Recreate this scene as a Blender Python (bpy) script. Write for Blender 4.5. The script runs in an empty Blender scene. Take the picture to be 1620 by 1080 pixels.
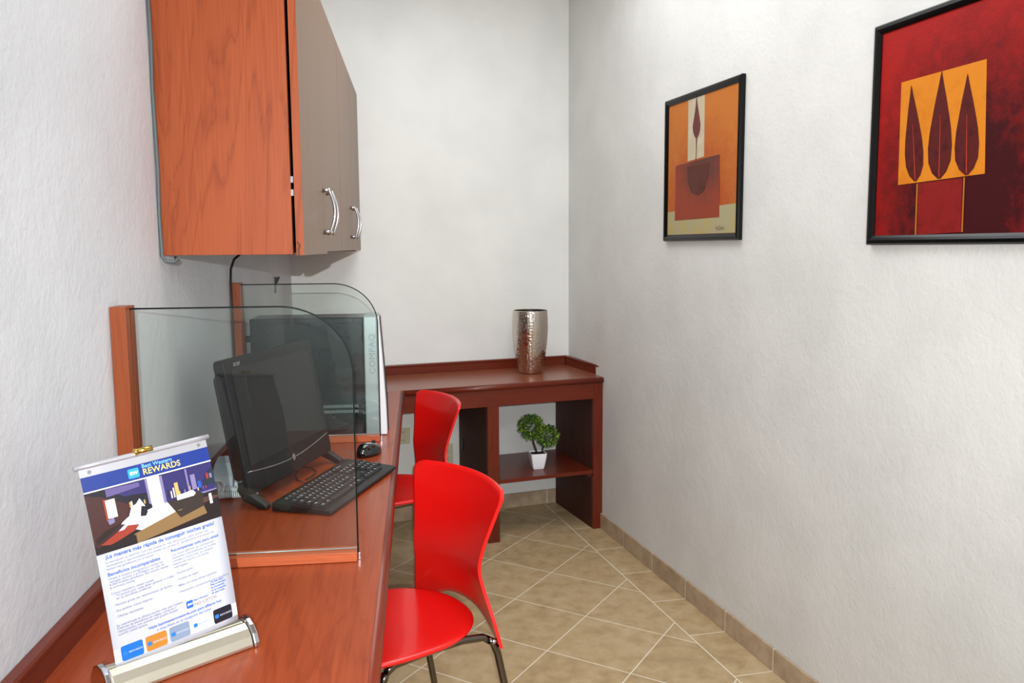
import bpy, bmesh, math, random
from mathutils import Vector, Matrix
R = math.radians
PI = math.pi
SC = bpy.context.scene
COL = SC.collection
random.seed(7)

# ------------------------------------------------------------------ camera, light, exposure
CAM_H = 1.40
cam = bpy.data.cameras.new('camera')
cam.sensor_width = 36.0
cam.lens = 1307.0 / 1620.0 * 36.0
cam.clip_start = 0.02
camo = bpy.data.objects.new('camera', cam)
COL.objects.link(camo)
camo.matrix_world = Matrix.Translation((0, 0, CAM_H)) @ Matrix.Rotation(R(90 - 6.5), 4, 'X') @ Matrix.Rotation(R(-0.4), 4, 'Z')
SC.camera = camo

world = bpy.data.worlds.new('world')
SC.world = world
world.use_nodes = True
bg = world.node_tree.nodes['Background']
bg.inputs[0].default_value = (0.93, 0.96, 1.0, 1)
bg.inputs[1].default_value = 2.3

def light(name, kind, loc, target, energy, color=(1, 1, 1), **kw):
    l = bpy.data.lights.new(name, kind)
    l.energy = energy
    l.color = color
    for k, v in kw.items():
        setattr(l, k, v)
    o = bpy.data.objects.new(name, l)
    COL.objects.link(o)
    o.location = loc
    o.rotation_euler = (Vector(target) - Vector(loc)).to_track_quat('-Z', 'Y').to_euler()
    return o
# the photographer's flash, a little above and behind the lens
light('flash', 'SPOT', (0.06, -0.38, 1.52), (0.36, 4.0, 1.10), 218, (0.96, 0.985, 1.0), spot_size=R(88), spot_blend=1.0, shadow_soft_size=0.006)
# overhead fill, added out of view for even ambient light
light('overhead_fill_light', 'AREA', (0.0, 2.55, 2.76), (0.0, 2.55, 0), 24, (0.95, 0.975, 1.0), shape='RECTANGLE', size=0.9, size_y=1.9)
# unseen fill light added behind the camera to brighten the near side
light('rear_fill_light', 'AREA', (0.55, -1.1, 2.76), (0.55, -1.1, 0), 62, (0.93, 0.965, 1.0), shape='RECTANGLE', size=1.4, size_y=1.4)

SC.view_settings.view_transform = 'Standard'
SC.view_settings.look = 'None'
SC.view_settings.gamma = 1
SC.view_settings.use_curve_mapping = False
SC.view_settings.exposure = 0.21

# ------------------------------------------------------------------ frames of the three walls
AL, AB, AR = R(-6.9), R(69.5), R(-16.53)
LO = Vector((-0.5738, 0.0))                      # left wall meets the line y=0 here
uL = Vector((math.sin(AL), math.cos(AL))); nL = Vector((uL.y, -uL.x))
CB = Vector((0.308, 4.47))                       # corner of back and right wall
uB = Vector((math.sin(AB), math.cos(AB))); vB = Vector((-uB.y, uB.x))
uR = Vector((math.sin(AR), math.cos(AR)))
ROT_L, ROT_B = R(6.9), R(20.5)
ROT_P = math.atan2(-uR.y, -uR.x)                 # right wall: local x runs from the corner towards the door, -y into the room
def Lw(s, n):
    return LO + uL * s + nL * n
def Bw(x, y):
    return CB + uB * x + vB * y
def Rw(r, off=0.0):
    return CB - uR * r - Vector((uR.y, -uR.x)) * off
def toL(p):
    d = p - LO
    return Vector((d.dot(nL), d.dot(uL)))        # (n, s)
def isect(p, d, q, e):
    m = d.x * -e.y + e.x * d.y
    w = q - p
    t = (w.x * -e.y + e.x * w.y) / m
    return p + d * t
CLB = isect(LO, uL, CB, uB)                      # corner of left and back wall
XLB = (CLB - CB).dot(uB)
REAR = -2.4

# ------------------------------------------------------------------ materials
def mat(name):
    m = bpy.data.materials.new(name)
    m.use_nodes = True
    nt = m.node_tree
    return m, nt, nt.nodes['Principled BSDF']
def lin(c):
    return tuple(((x / 255) / 12.92 if x / 255 <= .04045 else ((x / 255 + .055) / 1.055) ** 2.4) for x in c) + (1,)
def N(nt, t, **kw):
    n = nt.nodes.new(t)
    for k, v in kw.items():
        setattr(n, k, v)
    return n
def plain(name, rgb, rough=.5, metal=0, coat=0, spec=.5, bump=0, bscale=200):
    m, nt, p = mat(name)
    p.inputs['Base Color'].default_value = lin(rgb)
    p.inputs['Roughness'].default_value = rough
    p.inputs['Metallic'].default_value = metal
    p.inputs['Coat Weight'].default_value = coat
    p.inputs['Coat Roughness'].default_value = .08
    p.inputs['Specular IOR Level'].default_value = spec
    tc = N(nt, 'ShaderNodeTexCoord')
    nz = N(nt, 'ShaderNodeTexNoise')
    nz.inputs['Scale'].default_value = bscale if bump else 25
    nt.links.new(tc.outputs['Object'], nz.inputs['Vector'])
    if bump:
        b = N(nt, 'ShaderNodeBump')
        b.inputs['Strength'].default_value = bump
        b.inputs['Distance'].default_value = .002
        nt.links.new(nz.outputs['Fac'], b.inputs['Height'])
        nt.links.new(b.outputs[0], p.inputs['Normal'])
    else:
        mr = N(nt, 'ShaderNodeMapRange')
        mr.inputs[3].default_value = max(0, rough - .03)
        mr.inputs[4].default_value = min(1, rough + .03)
        nt.links.new(nz.outputs['Fac'], mr.inputs[0])
        nt.links.new(mr.outputs[0], p.inputs['Roughness'])
    return m
def ramp(nt, stops):
    r = N(nt, 'ShaderNodeValToRGB')
    el = r.color_ramp.elements
    while len(el) < len(stops):
        el.new(.5)
    for e, (pos, c) in zip(el, stops):
        e.position = pos
        e.color = lin(c)
    return r
def wood(name, a, b, c, axis='Z', scale=1.0, rough=.36, coat=.25, figure=1.0):
    """cherry laminate: long fine grain and slow cathedral figure along one axis"""
    m, nt, p = mat(name)
    tc = N(nt, 'ShaderNodeTexCoord')
    mp = N(nt, 'ShaderNodeMapping')
    long_, cross = .8, 7.0
    mp.inputs['Scale'].default_value = {'X': (long_, cross, cross), 'Y': (cross, long_, cross), 'Z': (cross, cross, long_)}[axis]
    nt.links.new(tc.outputs['Object'], mp.inputs['Vector'])
    n1 = N(nt, 'ShaderNodeTexNoise')
    n1.inputs['Scale'].default_value = 1.3 * scale
    n1.inputs['Detail'].default_value = 4
    n1.inputs['Distortion'].default_value = 1.3
    nt.links.new(mp.outputs[0], n1.inputs['Vector'])
    mp2 = N(nt, 'ShaderNodeMapping')
    mp2.inputs['Scale'].default_value = {'X': (3, 130, 130), 'Y': (130, 3, 130), 'Z': (130, 130, 3)}[axis]
    nt.links.new(tc.outputs['Object'], mp2.inputs['Vector'])
    n2 = N(nt, 'ShaderNodeTexNoise')
    n2.inputs['Scale'].default_value = 1.6
    n2.inputs['Detail'].default_value = 2
    nt.links.new(mp2.outputs[0], n2.inputs['Vector'])
    # contour lines of the slow noise give the arches
    mu = N(nt, 'ShaderNodeMath', operation='MULTIPLY'); mu.inputs[1].default_value = 19
    fr = N(nt, 'ShaderNodeMath', operation='PINGPONG'); fr.inputs[1].default_value = 1
    nt.links.new(n1.outputs['Fac'], mu.inputs[0])
    nt.links.new(mu.outputs[0], fr.inputs[0])
    pw = N(nt, 'ShaderNodeMath', operation='POWER'); pw.inputs[1].default_value = 5
    nt.links.new(fr.outputs[0], pw.inputs[0])
    m1 = N(nt, 'ShaderNodeMath', operation='MULTIPLY'); m1.inputs[1].default_value = .26 * figure
    nt.links.new(pw.outputs[0], m1.inputs[0])
    m2 = N(nt, 'ShaderNodeMath', operation='MULTIPLY_ADD'); m2.inputs[1].default_value = .45
    nt.links.new(n2.outputs['Fac'], m2.inputs[0])
    nt.links.new(m1.outputs[0], m2.inputs[2])
    m3 = N(nt, 'ShaderNodeMath', operation='MULTIPLY_ADD'); m3.inputs[1].default_value = .35
    nt.links.new(n1.outputs['Fac'], m3.inputs[0])
    nt.links.new(m2.outputs[0], m3.inputs[2])
    r = ramp(nt, [(.22, a), (.5, b), (.9, c)])
    nt.links.new(m3.outputs[0], r.inputs[0])
    nt.links.new(r.outputs[0], p.inputs['Base Color'])
    p.inputs['Roughness'].default_value = rough
    p.inputs['Specular IOR Level'].default_value = .25
    p.inputs['Coat Weight'].default_value = coat * .6
    p.inputs['Coat Roughness'].default_value = .16
    bp = N(nt, 'ShaderNodeBump')
    bp.inputs['Strength'].default_value = .06
    bp.inputs['Distance'].default_value = .001
    nt.links.new(n2.outputs['Fac'], bp.inputs['Height'])
    nt.links.new(bp.outputs[0], p.inputs['Normal'])
    return m
def plaster(name, rgb, strength=.65):
    m, nt, p = mat(name)
    tc = N(nt, 'ShaderNodeTexCoord')
    a = N(nt, 'ShaderNodeTexNoise'); a.inputs['Scale'].default_value = 75; a.inputs['Detail'].default_value = 6; a.inputs['Roughness'].default_value = .6
    b = N(nt, 'ShaderNodeTexNoise'); b.inputs['Scale'].default_value = 3.5; b.inputs['Detail'].default_value = 3
    c = N(nt, 'ShaderNodeTexVoronoi'); c.inputs['Scale'].default_value = 26; c.feature = 'SMOOTH_F1'
    for n in (a, b, c):
        nt.links.new(tc.outputs['Object'], n.inputs['Vector'])
    ad = N(nt, 'ShaderNodeMath', operation='MULTIPLY_ADD'); ad.inputs[1].default_value = .6
    nt.links.new(c.outputs['Distance'], ad.inputs[0])
    nt.links.new(a.outputs['Fac'], ad.inputs[2])
    bp = N(nt, 'ShaderNodeBump'); bp.inputs['Strength'].default_value = strength; bp.inputs['Distance'].default_value = .0022
    nt.links.new(ad.outputs[0], bp.inputs['Height'])
    nt.links.new(bp.outputs[0], p.inputs['Normal'])
    dk = tuple(int(x * .965) for x in rgb)
    r = ramp(nt, [(.35, dk), (.65, rgb)])
    nt.links.new(b.outputs['Fac'], r.inputs[0])
    nt.links.new(r.outputs[0], p.inputs['Base Color'])
    p.inputs['Roughness'].default_value = .55
    p.inputs['Specular IOR Level'].default_value = .35
    return m
def math_node(nt, op, a, b=None, c=None):
    n = N(nt, 'ShaderNodeMath', operation=op)
    for i, v in enumerate((a, b, c)):
        if v is None:
            continue
        if isinstance(v, (int, float)):
            n.inputs[i].default_value = v
        else:
            nt.links.new(v, n.inputs[i])
    return n.outputs[0]
def tile_material(name, floor=True):
    """ceramic tile; on the floor laid diagonally with a straight border along the right wall"""
    m, nt, p = mat(name)
    geo = N(nt, 'ShaderNodeTexCoord')
    sep = N(nt, 'ShaderNodeSeparateXYZ')
    nt.links.new(geo.outputs['Object'], sep.inputs[0])
    X, Y = sep.outputs[0], sep.outputs[1]
    def dotp(ox, oy, dx, dy):
        return math_node(nt, 'ADD', math_node(nt, 'MULTIPLY', math_node(nt, 'SUBTRACT', X, ox), dx), math_node(nt, 'MULTIPLY', math_node(nt, 'SUBTRACT', Y, oy), dy))
    def grout(v, period, half):
        f = math_node(nt, 'PINGPONG', v, period / 2)
        return math_node(nt, 'LESS_THAN', f, half), math_node(nt, 'FLOOR', math_node(nt, 'DIVIDE', v, period))
    if floor:
        th = R(30.5)
        e1 = (math.sin(th), math.cos(th)); e2 = (math.cos(th), -math.sin(th))
        T = .3125
        g1, c1 = grout(dotp(.163, 3.442, *e1), T, .0022)
        g2, c2 = grout(dotp(.163, 3.442, *e2), T, .0022)
        gd = math_node(nt, 'MAXIMUM', g1, g2)
        d = dotp(CB.x, CB.y, -uR.y, uR.x)
        s = dotp(CB.x, CB.y, -uR.x, -uR.y)
        g3, c3 = grout(math_node(nt, 'ADD', math_node(nt, 'ADD', s, math_node(nt, 'MULTIPLY', d, .07)), -1.066 + .3 * 4), .2985, .0022)
        edge = math_node(nt, 'LESS_THAN', math_node(nt, 'ABSOLUTE', math_node(nt, 'SUBTRACT', d, .148)), .0024)
        inb = math_node(nt, 'LESS_THAN', d, .148)
        g = math_node(nt, 'ADD', math_node(nt, 'MULTIPLY', inb, g3), math_node(nt, 'MULTIPLY', math_node(nt, 'SUBTRACT', 1, inb), gd))
        g = math_node(nt, 'MAXIMUM', g, edge)
        cell = math_node(nt, 'ADD', math_node(nt, 'MULTIPLY', c1, 12.7), math_node(nt, 'MULTIPLY', c2, 5.3))
    else:
        g, c1 = grout(math_node(nt, 'SUBTRACT', X, 1.066 - .3 * 4), .2985, .0018)
        cell = c1
    wn = N(nt, 'ShaderNodeTexWhiteNoise', noise_dimensions='1D')
    nt.links.new(cell, wn.inputs['W'])
    nz = N(nt, 'ShaderNodeTexNoise'); nz.inputs['Scale'].default_value = 14; nz.inputs['Detail'].default_value = 6; nz.inputs['Roughness'].default_value = .62
    nt.links.new(geo.outputs['Object'], nz.inputs['Vector'])
    v = math_node(nt, 'MULTIPLY_ADD', wn.outputs['Value'], .12, nz.outputs['Fac'])
    r = ramp(nt, [(.32, (154, 128, 92)), (.55, (176, 151, 113)), (.8, (190, 168, 134))] if floor else [(.35, (150, 128, 104)), (.6, (172, 150, 124)), (.85, (186, 168, 144))])
    nt.links.new(v, r.inputs[0])
    mx = N(nt, 'ShaderNodeMix', data_type='RGBA')
    nt.links.new(g, mx.inputs[0])
    nt.links.new(r.outputs[0], mx.inputs[6])
    mx.inputs[7].default_value = lin((222, 212, 190))
    nt.links.new(mx.outputs[2], p.inputs['Base Color'])
    p.inputs['Roughness'].default_value = .42
    bp = N(nt, 'ShaderNodeBump', invert=True); bp.inputs['Strength'].default_value = .5; bp.inputs['Distance'].default_value = .001
    nt.links.new(g, bp.inputs['Height'])
    nt.links.new(bp.outputs[0], p.inputs['Normal'])
    return m
def pane_material(name):
    m, nt, p = mat(name)
    nt.nodes.remove(p)
    out = [n for n in nt.nodes if n.type == 'OUTPUT_MATERIAL'][0]
    tr = N(nt, 'ShaderNodeBsdfTransparent'); tr.inputs[0].default_value = (.925, .962, .945, 1)
    gl = N(nt, 'ShaderNodeBsdfGlossy'); gl.inputs['Roughness'].default_value = .01
    fr = N(nt, 'ShaderNodeFresnel')
    ge = N(nt, 'ShaderNodeNewGeometry')
    ior = N(nt, 'ShaderNodeMath', operation='MULTIPLY_ADD'); ior.inputs[1].default_value = -.8333; ior.inputs[2].default_value = 1.5
    nt.links.new(ge.outputs['Backfacing'], ior.inputs[0])
    nt.links.new(ior.outputs[0], fr.inputs[0])
    mx = N(nt, 'ShaderNodeMixShader')
    nt.links.new(fr.outputs[0], mx.inputs[0])
    nt.links.new(tr.outputs[0], mx.inputs[1])
    nt.links.new(gl.outputs[0], mx.inputs[2])
    nt.links.new(mx.outputs[0], out.inputs[0])
    return m

M = {}
M['paint'] = plaster('off_white_plaster', (211, 215, 219))  # wall paint, cooled in colour against the red bounced light
M['paint_warm_lit'] = plaster('plaster_warm_lit', (213, 212, 208))  # same wall paint, tinted warmer for the light on the right wall
M['paint_back'] = plaster('white_plaster', (224, 224, 220), .3)  # same wall paint, tinted lighter for the back wall
M['ceiling'] = plaster('ceiling_paint', (232, 230, 226), .2)
M['floor'] = tile_material('beige_floor_tile')
M['skirt'] = tile_material('beige_skirting_tile', False)
M['panel'] = wood('cherry_panel', (162, 78, 36), (146, 65, 27), (114, 46, 19), 'Z', .9, .5, .0)
M['top'] = wood('cherry_top', (158, 71, 34), (138, 56, 25), (102, 38, 16), 'Y', .55, .34, .25, .55)
M['topx'] = wood('cherry_top_crosswise', (144, 82, 56), (130, 70, 46), (106, 52, 32), 'X', .55, .30, .35, .4)
M['rail'] = wood('dark_cherry', (116, 43, 21), (98, 33, 15), (72, 21, 10), 'Y', 1, .33, .3, .5)
M['railx'] = wood('dark_cherry_crosswise', (112, 41, 21), (94, 32, 15), (70, 20, 10), 'X', 1, .33, .3, .5)
M['railz'] = wood('dark_cherry_upright', (110, 40, 21), (92, 31, 15), (68, 20, 10), 'Z', 1, .36, .25, .5)
M['inner'] = wood('umber_panel', (74, 38, 28), (60, 29, 21), (46, 21, 15), 'Z', 1, .6, 0, .4)
M['strip'] = wood('pale_cherry_strip', (186, 98, 62), (170, 84, 48), (142, 66, 36), 'X', 1, .4, .2, .6)
M['post'] = wood('cherry_post', (146, 74, 38), (132, 62, 29), (108, 46, 20), 'Z', 1, .4, .2, .5)
M['door'] = wood('taupe_door_laminate', (132, 105, 84), (121, 95, 75), (106, 82, 64), 'Z', 1, .42, .1, .25)
M['black'] = plain('black_plastic', (17, 17, 17), .42, spec=.3)
M['black_matt'] = plain('black_matt_plastic', (22, 22, 22), .6)
M['black_gloss'] = plain('black_gloss_plastic', (8, 8, 10), .08, coat=.5)
M['screen'] = plain('dark_screen', (16, 16, 14), .16, spec=.4)
M['case'] = plain('black_steel_case', (22, 27, 31), .28, coat=.2)
M['silver'] = plain('silver_plastic', (168, 174, 176), .35, metal=.35)
M['white_plastic'] = plain('white_plastic', (225, 225, 230), .4)
M['phone'] = plain('pale_grey_plastic', (196, 204, 214), .4)
M['chrome'] = plain('chrome', (205, 205, 210), .12, metal=1)
M['nickel'] = plain('brushed_nickel', (190, 190, 195), .2, metal=1)
M['tube'] = plain('smoked_chrome_tube', (112, 104, 96), .2, metal=1)
M['alu'] = plain('champagne_aluminium', (214, 208, 190), .3, metal=.85)
M['alu_strip'] = plain('matt_aluminium', (178, 178, 184), .4, metal=.5)
M['brass'] = plain('brass', (214, 178, 90), .2, metal=1)
M['red'] = plain('red_lacquered_plywood', (222, 16, 13), .33, coat=.3, bump=.05, bscale=500)
M['red_edge'] = plain('red_lacquered_edge', (214, 30, 28), .3, coat=.3)
M['frame'] = plain('black_lacquer_frame', (5, 5, 6), .25, spec=.25)
M['ceramic'] = plain('white_ceramic', (240, 240, 244), .2, coat=.4)
M['soil'] = plain('dark_soil', (30, 22, 16), .9, bump=.8)
M['stem'] = plain('dark_brown_stem', (38, 26, 18), .7, bump=.6)
M['outlet'] = plain('cream_outlet_plastic', (196, 188, 160), .4)
M['cable'] = plain('black_cable', (18, 18, 18), .45)
M['grey_cable'] = plain('grey_cable', (84, 92, 94), .5)
M['glass'] = pane_material('clear_glass')
M['glass_rim'] = plain('dark_glass_edge', (20, 28, 24), .5, spec=.15)  # dark colour stands in for refraction at the pane edge
M['paper'] = plain('white_paper', (192, 196, 208), .6, spec=.2)
M['back_canvas'] = plain('canvas_back', (120, 100, 80), .8)

# ------------------------------------------------------------------ mesh builder
class MB:
    def __init__(self, mats=None):
        self.bm = bmesh.new()
        self.mats = mats or []
        self.uv = None
    def _fin(self, faces, mi, smooth):
        for f in faces:
            f.material_index = mi
            f.smooth = smooth
    def poly(self, pts, mi=0, smooth=False):
        vs = [self.bm.verts.new(p) for p in pts]
        f = self.bm.faces.new(vs)
        self._fin([f], mi, smooth)
        return f
    def box(self, x0, x1, y0, y1, z0, z1, bev=0, mi=0, seg=2, xf=None):
        g = bmesh.ops.create_cube(self.bm, size=1)
        vs = g['verts']
        for v in vs:
            v.co = Vector(((x0 + x1) / 2 + v.co.x * (x1 - x0), (y0 + y1) / 2 + v.co.y * (y1 - y0), (z0 + z1) / 2 + v.co.z * (z1 - z0)))
        fs = set(f for v in vs for f in v.link_faces)
        self._fin(fs, mi, False)
        if bev:
            es = list(set(e for v in vs for e in v.link_edges))
            r = bmesh.ops.bevel(self.bm, geom=es, offset=bev, segments=seg, affect='EDGES', profile=.5)
            vs = list(set(v for f in r['faces'] for v in f.verts) | set(v for v in vs if v.is_valid))
            for f in r['faces']:
                f.material_index = mi
        if xf:
            for v in vs:
                v.co = xf @ v.co
        return vs
    def prism(self, pts, a, b, axis='Z', mi=0, smooth=False, xf=None, cap=True):
        """closed polygon pts (2-D) extruded from a to b along an axis"""
        def P(p, t):
            q = {'Z': (p[0], p[1], t), 'Y': (p[0], t, p[1]), 'X': (t, p[0], p[1])}[axis]
            return xf @ Vector(q) if xf else Vector(q)
        lo = [self.bm.verts.new(P(p, a)) for p in pts]
        hi = [self.bm.verts.new(P(p, b)) for p in pts]
        fs = []
        n = len(pts)
        for i in range(n):
            f = self.bm.faces.new((lo[i], lo[(i + 1) % n], hi[(i + 1) % n], hi[i]))
            f.material_index = mi; f.smooth = smooth
        if cap:
            for vs in (lo[::-1], hi):
                f = self.bm.faces.new(vs); f.material_index = mi
    def lathe(self, prof, n=48, loc=(0, 0, 0), mi=0, smooth=True, uv=False):
        c = Vector(loc)
        rings = []
        for r, z in prof:
            rings.append([self.bm.verts.new(c + Vector((r * math.cos(2 * PI * i / n), r * math.sin(2 * PI * i / n), z))) for i in range(n)] if r > 1e-6 else [self.bm.verts.new(c + Vector((0, 0, z)))])
        if uv and self.uv is None:
            self.uv = self.bm.loops.layers.uv.new('UVMap')
        L = len(rings)
        for k in range(L - 1):
            A, B = rings[k], rings[k + 1]
            for i in range(n):
                j = (i + 1) % n
                if len(A) == 1 and len(B) == 1:
                    continue
                if len(A) == 1:
                    f = self.bm.faces.new((A[0], B[j], B[i]))
                elif len(B) == 1:
                    f = self.bm.faces.new((A[i], A[j], B[0]))
                else:
                    f = self.bm.faces.new((A[i], A[j], B[j], B[i]))
                    if uv:
                        for lp, (uu, kk) in zip(f.loops, ((i, k), (i + 1, k), (i + 1, k + 1), (i, k + 1))):
                            lp[self.uv].uv = (uu / n, prof[kk][1])
                f.material_index = mi; f.smooth = smooth
    def tube(self, pts, r, n=10, mi=0, closed=False, caps=True):
        pts = [Vector(p) for p in pts]
        k = len(pts)
        rr = r if isinstance(r, (list, tuple)) else [r] * k
        rings = []
        ref = None
        for i, p in enumerate(pts):
            if closed:
                t = (pts[(i + 1) % k] - pts[i - 1]).normalized()
            else:
                t = (pts[min(i + 1, k - 1)] - pts[max(i - 1, 0)]).normalized()
            if ref is None:
                ref = Vector((0, 0, 1)) if abs(t.z) < .9 else Vector((1, 0, 0))
            a = (ref - t * ref.dot(t))
            if a.length < 1e-5:
                a = t.orthogonal()
            a.normalize()
            b = t.cross(a)
            ref = a
            rings.append([self.bm.verts.new(p + (a * math.cos(2 * PI * j / n) + b * math.sin(2 * PI * j / n)) * rr[i]) for j in range(n)])
        m = k if closed else k - 1
        for i in range(m):
            A, B = rings[i], rings[(i + 1) % k]
            for j in range(n):
                f = self.bm.faces.new((A[j], A[(j + 1) % n], B[(j + 1) % n], B[j]))
                f.smooth = True; f.material_index = mi
        if caps and not closed:
            self.bm.faces.new(rings[0][::-1]).material_index = mi
            self.bm.faces.new(rings[-1]).material_index = mi
    def grid_shell(self, fn, nu, nv, th, mi=0, mi_edge=None, keep=None):
        """sheet fn(u,v)->(point, normal) with thickness"""
        mi_edge = mi if mi_edge is None else mi_edge
        top, bot = {}, {}
        for i in range(nu + 1):
            for j in range(nv + 1):
                p, n = fn(i / nu, j / nv)
                top[i, j] = self.bm.verts.new(p + n * th / 2)
                bot[i, j] = self.bm.verts.new(p - n * th / 2)
        cells = [(i, j) for i in range(nu) for j in range(nv) if keep is None or keep((i + .5) / nu, (j + .5) / nv)]
        cs = set(cells)
        for i, j in cells:
            f = self.bm.faces.new((top[i, j], top[i + 1, j], top[i + 1, j + 1], top[i, j + 1])); f.smooth = True; f.material_index = mi
            f = self.bm.faces.new((bot[i, j], bot[i, j + 1], bot[i + 1, j + 1], bot[i + 1, j])); f.smooth = True; f.material_index = mi
            for (di, dj), (a, b) in {(0, -1): ((i, j), (i + 1, j)), (1, 0): ((i + 1, j), (i + 1, j + 1)), (0, 1): ((i + 1, j + 1), (i, j + 1)), (-1, 0): ((i, j + 1), (i, j))}.items():
                if (i + di, j + dj) not in cs:
                    f = self.bm.faces.new((top[a], bot[a], bot[b], top[b])); f.material_index = mi_edge; f.smooth = False
    def build(self, name, material=None, parent=None, loc=None, rotz=0, bevel=0, seg=2, subsurf=0, auto=True, normals=True):
        if normals:
            bmesh.ops.recalc_face_normals(self.bm, faces=self.bm.faces)
        loose = [v for v in self.bm.verts if not v.link_faces]
        if loose:
            bmesh.ops.delete(self.bm, geom=loose, context='VERTS')
        me = bpy.data.meshes.new(name)
        self.bm.to_mesh(me)
        self.bm.free()
        for m in (material if isinstance(material, (list, tuple)) else [material]):
            if m:
                me.materials.append(m)
        o = bpy.data.objects.new(name, me)
        COL.objects.link(o)
        if parent is not None:
            o.parent = parent
        if loc is not None:
            o.location = loc
        o.rotation_euler.z = rotz
        if bevel:
            b = o.modifiers.new('bevel', 'BEVEL'); b.width = bevel; b.segments = seg; b.limit_method = 'ANGLE'; b.angle_limit = R(40)
        if subsurf:
            s = o.modifiers.new('subdivision', 'SUBSURF'); s.levels = s.render_levels = subsurf
        return o

def tag(o, label=None, cat=None, group=None, kind=None):
    if label: o['label'] = label
    if cat: o['category'] = cat
    if group: o['group'] = group
    if kind: o['kind'] = kind
    return o
def thing(name, loc, rotz, label, cat, group=None):
    o = bpy.data.objects.new(name, None)
    o.empty_display_size = .1
    COL.objects.link(o)
    o.location = loc
    o.rotation_euler.z = rotz
    return tag(o, label, cat, group)
def struct(o):
    o['kind'] = 'structure'
    return o
def text_mesh(body, size, align='LEFT', bold=0, shear=0, spacing=1.0):
    """outline of a line of text as (verts, faces) in the XY plane"""
    cu = bpy.data.curves.new('text', 'FONT')
    cu.body = body
    cu.size = size
    cu.align_x = align
    cu.resolution_u = 3
    cu.offset = bold
    cu.shear = shear
    cu.space_character = spacing
    ob = bpy.data.objects.new('text', cu)
    COL.objects.link(ob)
    dg = bpy.context.evaluated_depsgraph_get()
    me = bpy.data.meshes.new_from_object(ob.evaluated_get(dg))
    vs = [v.co.copy() for v in me.vertices]
    fs = [tuple(p.vertices) for p in me.polygons]
    bpy.data.objects.remove(ob)
    bpy.data.curves.remove(cu)
    bpy.data.meshes.remove(me)
    return vs, fs
def add_text(mb, body, size, fn, mi=0, **kw):
    vs, fs = text_mesh(body, size, **kw)
    bv = [mb.bm.verts.new(fn(v.x, v.y)) for v in vs]
    for f in fs:
        try:
            q = mb.bm.faces.new([bv[i] for i in f]); q.material_index = mi
        except ValueError:
            pass

def copy_tree(o, parent=None):
    c = o.copy()
    COL.objects.link(c)
    if parent is not None:
        c.parent = parent
    for ch in [x for x in bpy.data.objects if x.parent == o]:
        copy_tree(ch, c)
    return c

# ------------------------------------------------------------------ room shell
CEIL = 2.8
TH = .12
rear_l = isect(LO, uL, Vector((0, REAR)), Vector((1, 0)))
rear_r = isect(CB, uR, Vector((0, REAR)), Vector((1, 0)))
def wall_prism(name, a, b, out, m, loc_mat):
    mb = MB()
    mb.prism([a, b, b + out * TH, a + out * TH], 0, CEIL)
    return struct(mb.build(name, m))
wall_prism('wall_left', rear_l, CLB - uB * TH * .0, -nL, M['paint'], None)
mb = MB(); mb.box(rear_l.x - .1, rear_r.x + .1, REAR - TH, REAR, 0, CEIL)
struct(mb.build('wall_rear', M['paint']))
nR = Vector((uR.y, -uR.x))
wall_prism('wall_right', rear_r, CB, nR, M['paint_warm_lit'], None)
mb = MB(); mb.prism([CLB - uB * .14, CB + uB * .16, CB + uB * .16 + vB * TH, CLB - uB * .14 + vB * TH], 0, CEIL)
struct(mb.build('wall_back', M['paint_back']))
mb = MB()
foot = [rear_l - nL * .1, rear_r + nR * .1, CB + nR * .1 + vB * .1, CLB - nL * .1 + vB * .1]
mb.prism(foot, -.06, 0)
struct(mb.build('floor', M['floor']))
mb = MB(); mb.prism(foot, CEIL, CEIL + .06)
struct(mb.build('ceiling', M['ceiling']))
SK = .078
# tile skirtings, each in its wall's own frame
mb = MB(); mb.box(.012, (rear_r - CB).length, -.010, 0, 0, SK, .002)
struct(mb.build('baseboard_right', M['skirt'], loc=(CB.x, CB.y, 0), rotz=ROT_P))
mb = MB(); mb.box(XLB + .012, -.012, -.010, 0, 0, SK, .002)
struct(mb.build('baseboard_back', M['skirt'], loc=(CB.x, CB.y, 0), rotz=ROT_B))
mb = MB(); mb.box(0, .010, toL(rear_l).y, toL(CLB).y - .012, 0, SK, .002)
struct(mb.build('baseboard_left', M['skirt'], loc=(LO.x, LO.y, 0), rotz=ROT_L))

# ------------------------------------------------------------------ long computer counter on the left wall
D = .765
FY = -.48                                         # front line of the corner desk, in the back wall's frame
fa = Bw(0, FY)
def edge_n(s):
    return .4935 + (s - 1.1) * .0070
cnt = thing('computer_counter', (LO.x, LO.y, 0), ROT_L, 'long cherry wood computer counter running along the wall under the cabinet', 'desk')
e0, e1 = Lw(.35, edge_n(.35)), Lw(3.6, edge_n(3.6))
p_far_edge = toL(isect(e0, e1 - e0, fa, uB))
p_far_wall = toL(isect(LO, uL, fa, uB))
S0 = .35
poly = [(0.001, S0), (edge_n(S0), S0), (p_far_edge.x, p_far_edge.y - .001), (0.001, p_far_wall.y - .001)]
mb = MB(); mb.prism(poly, D - .03, D)
mb.build('counter_top', M['top'], cnt)
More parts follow.
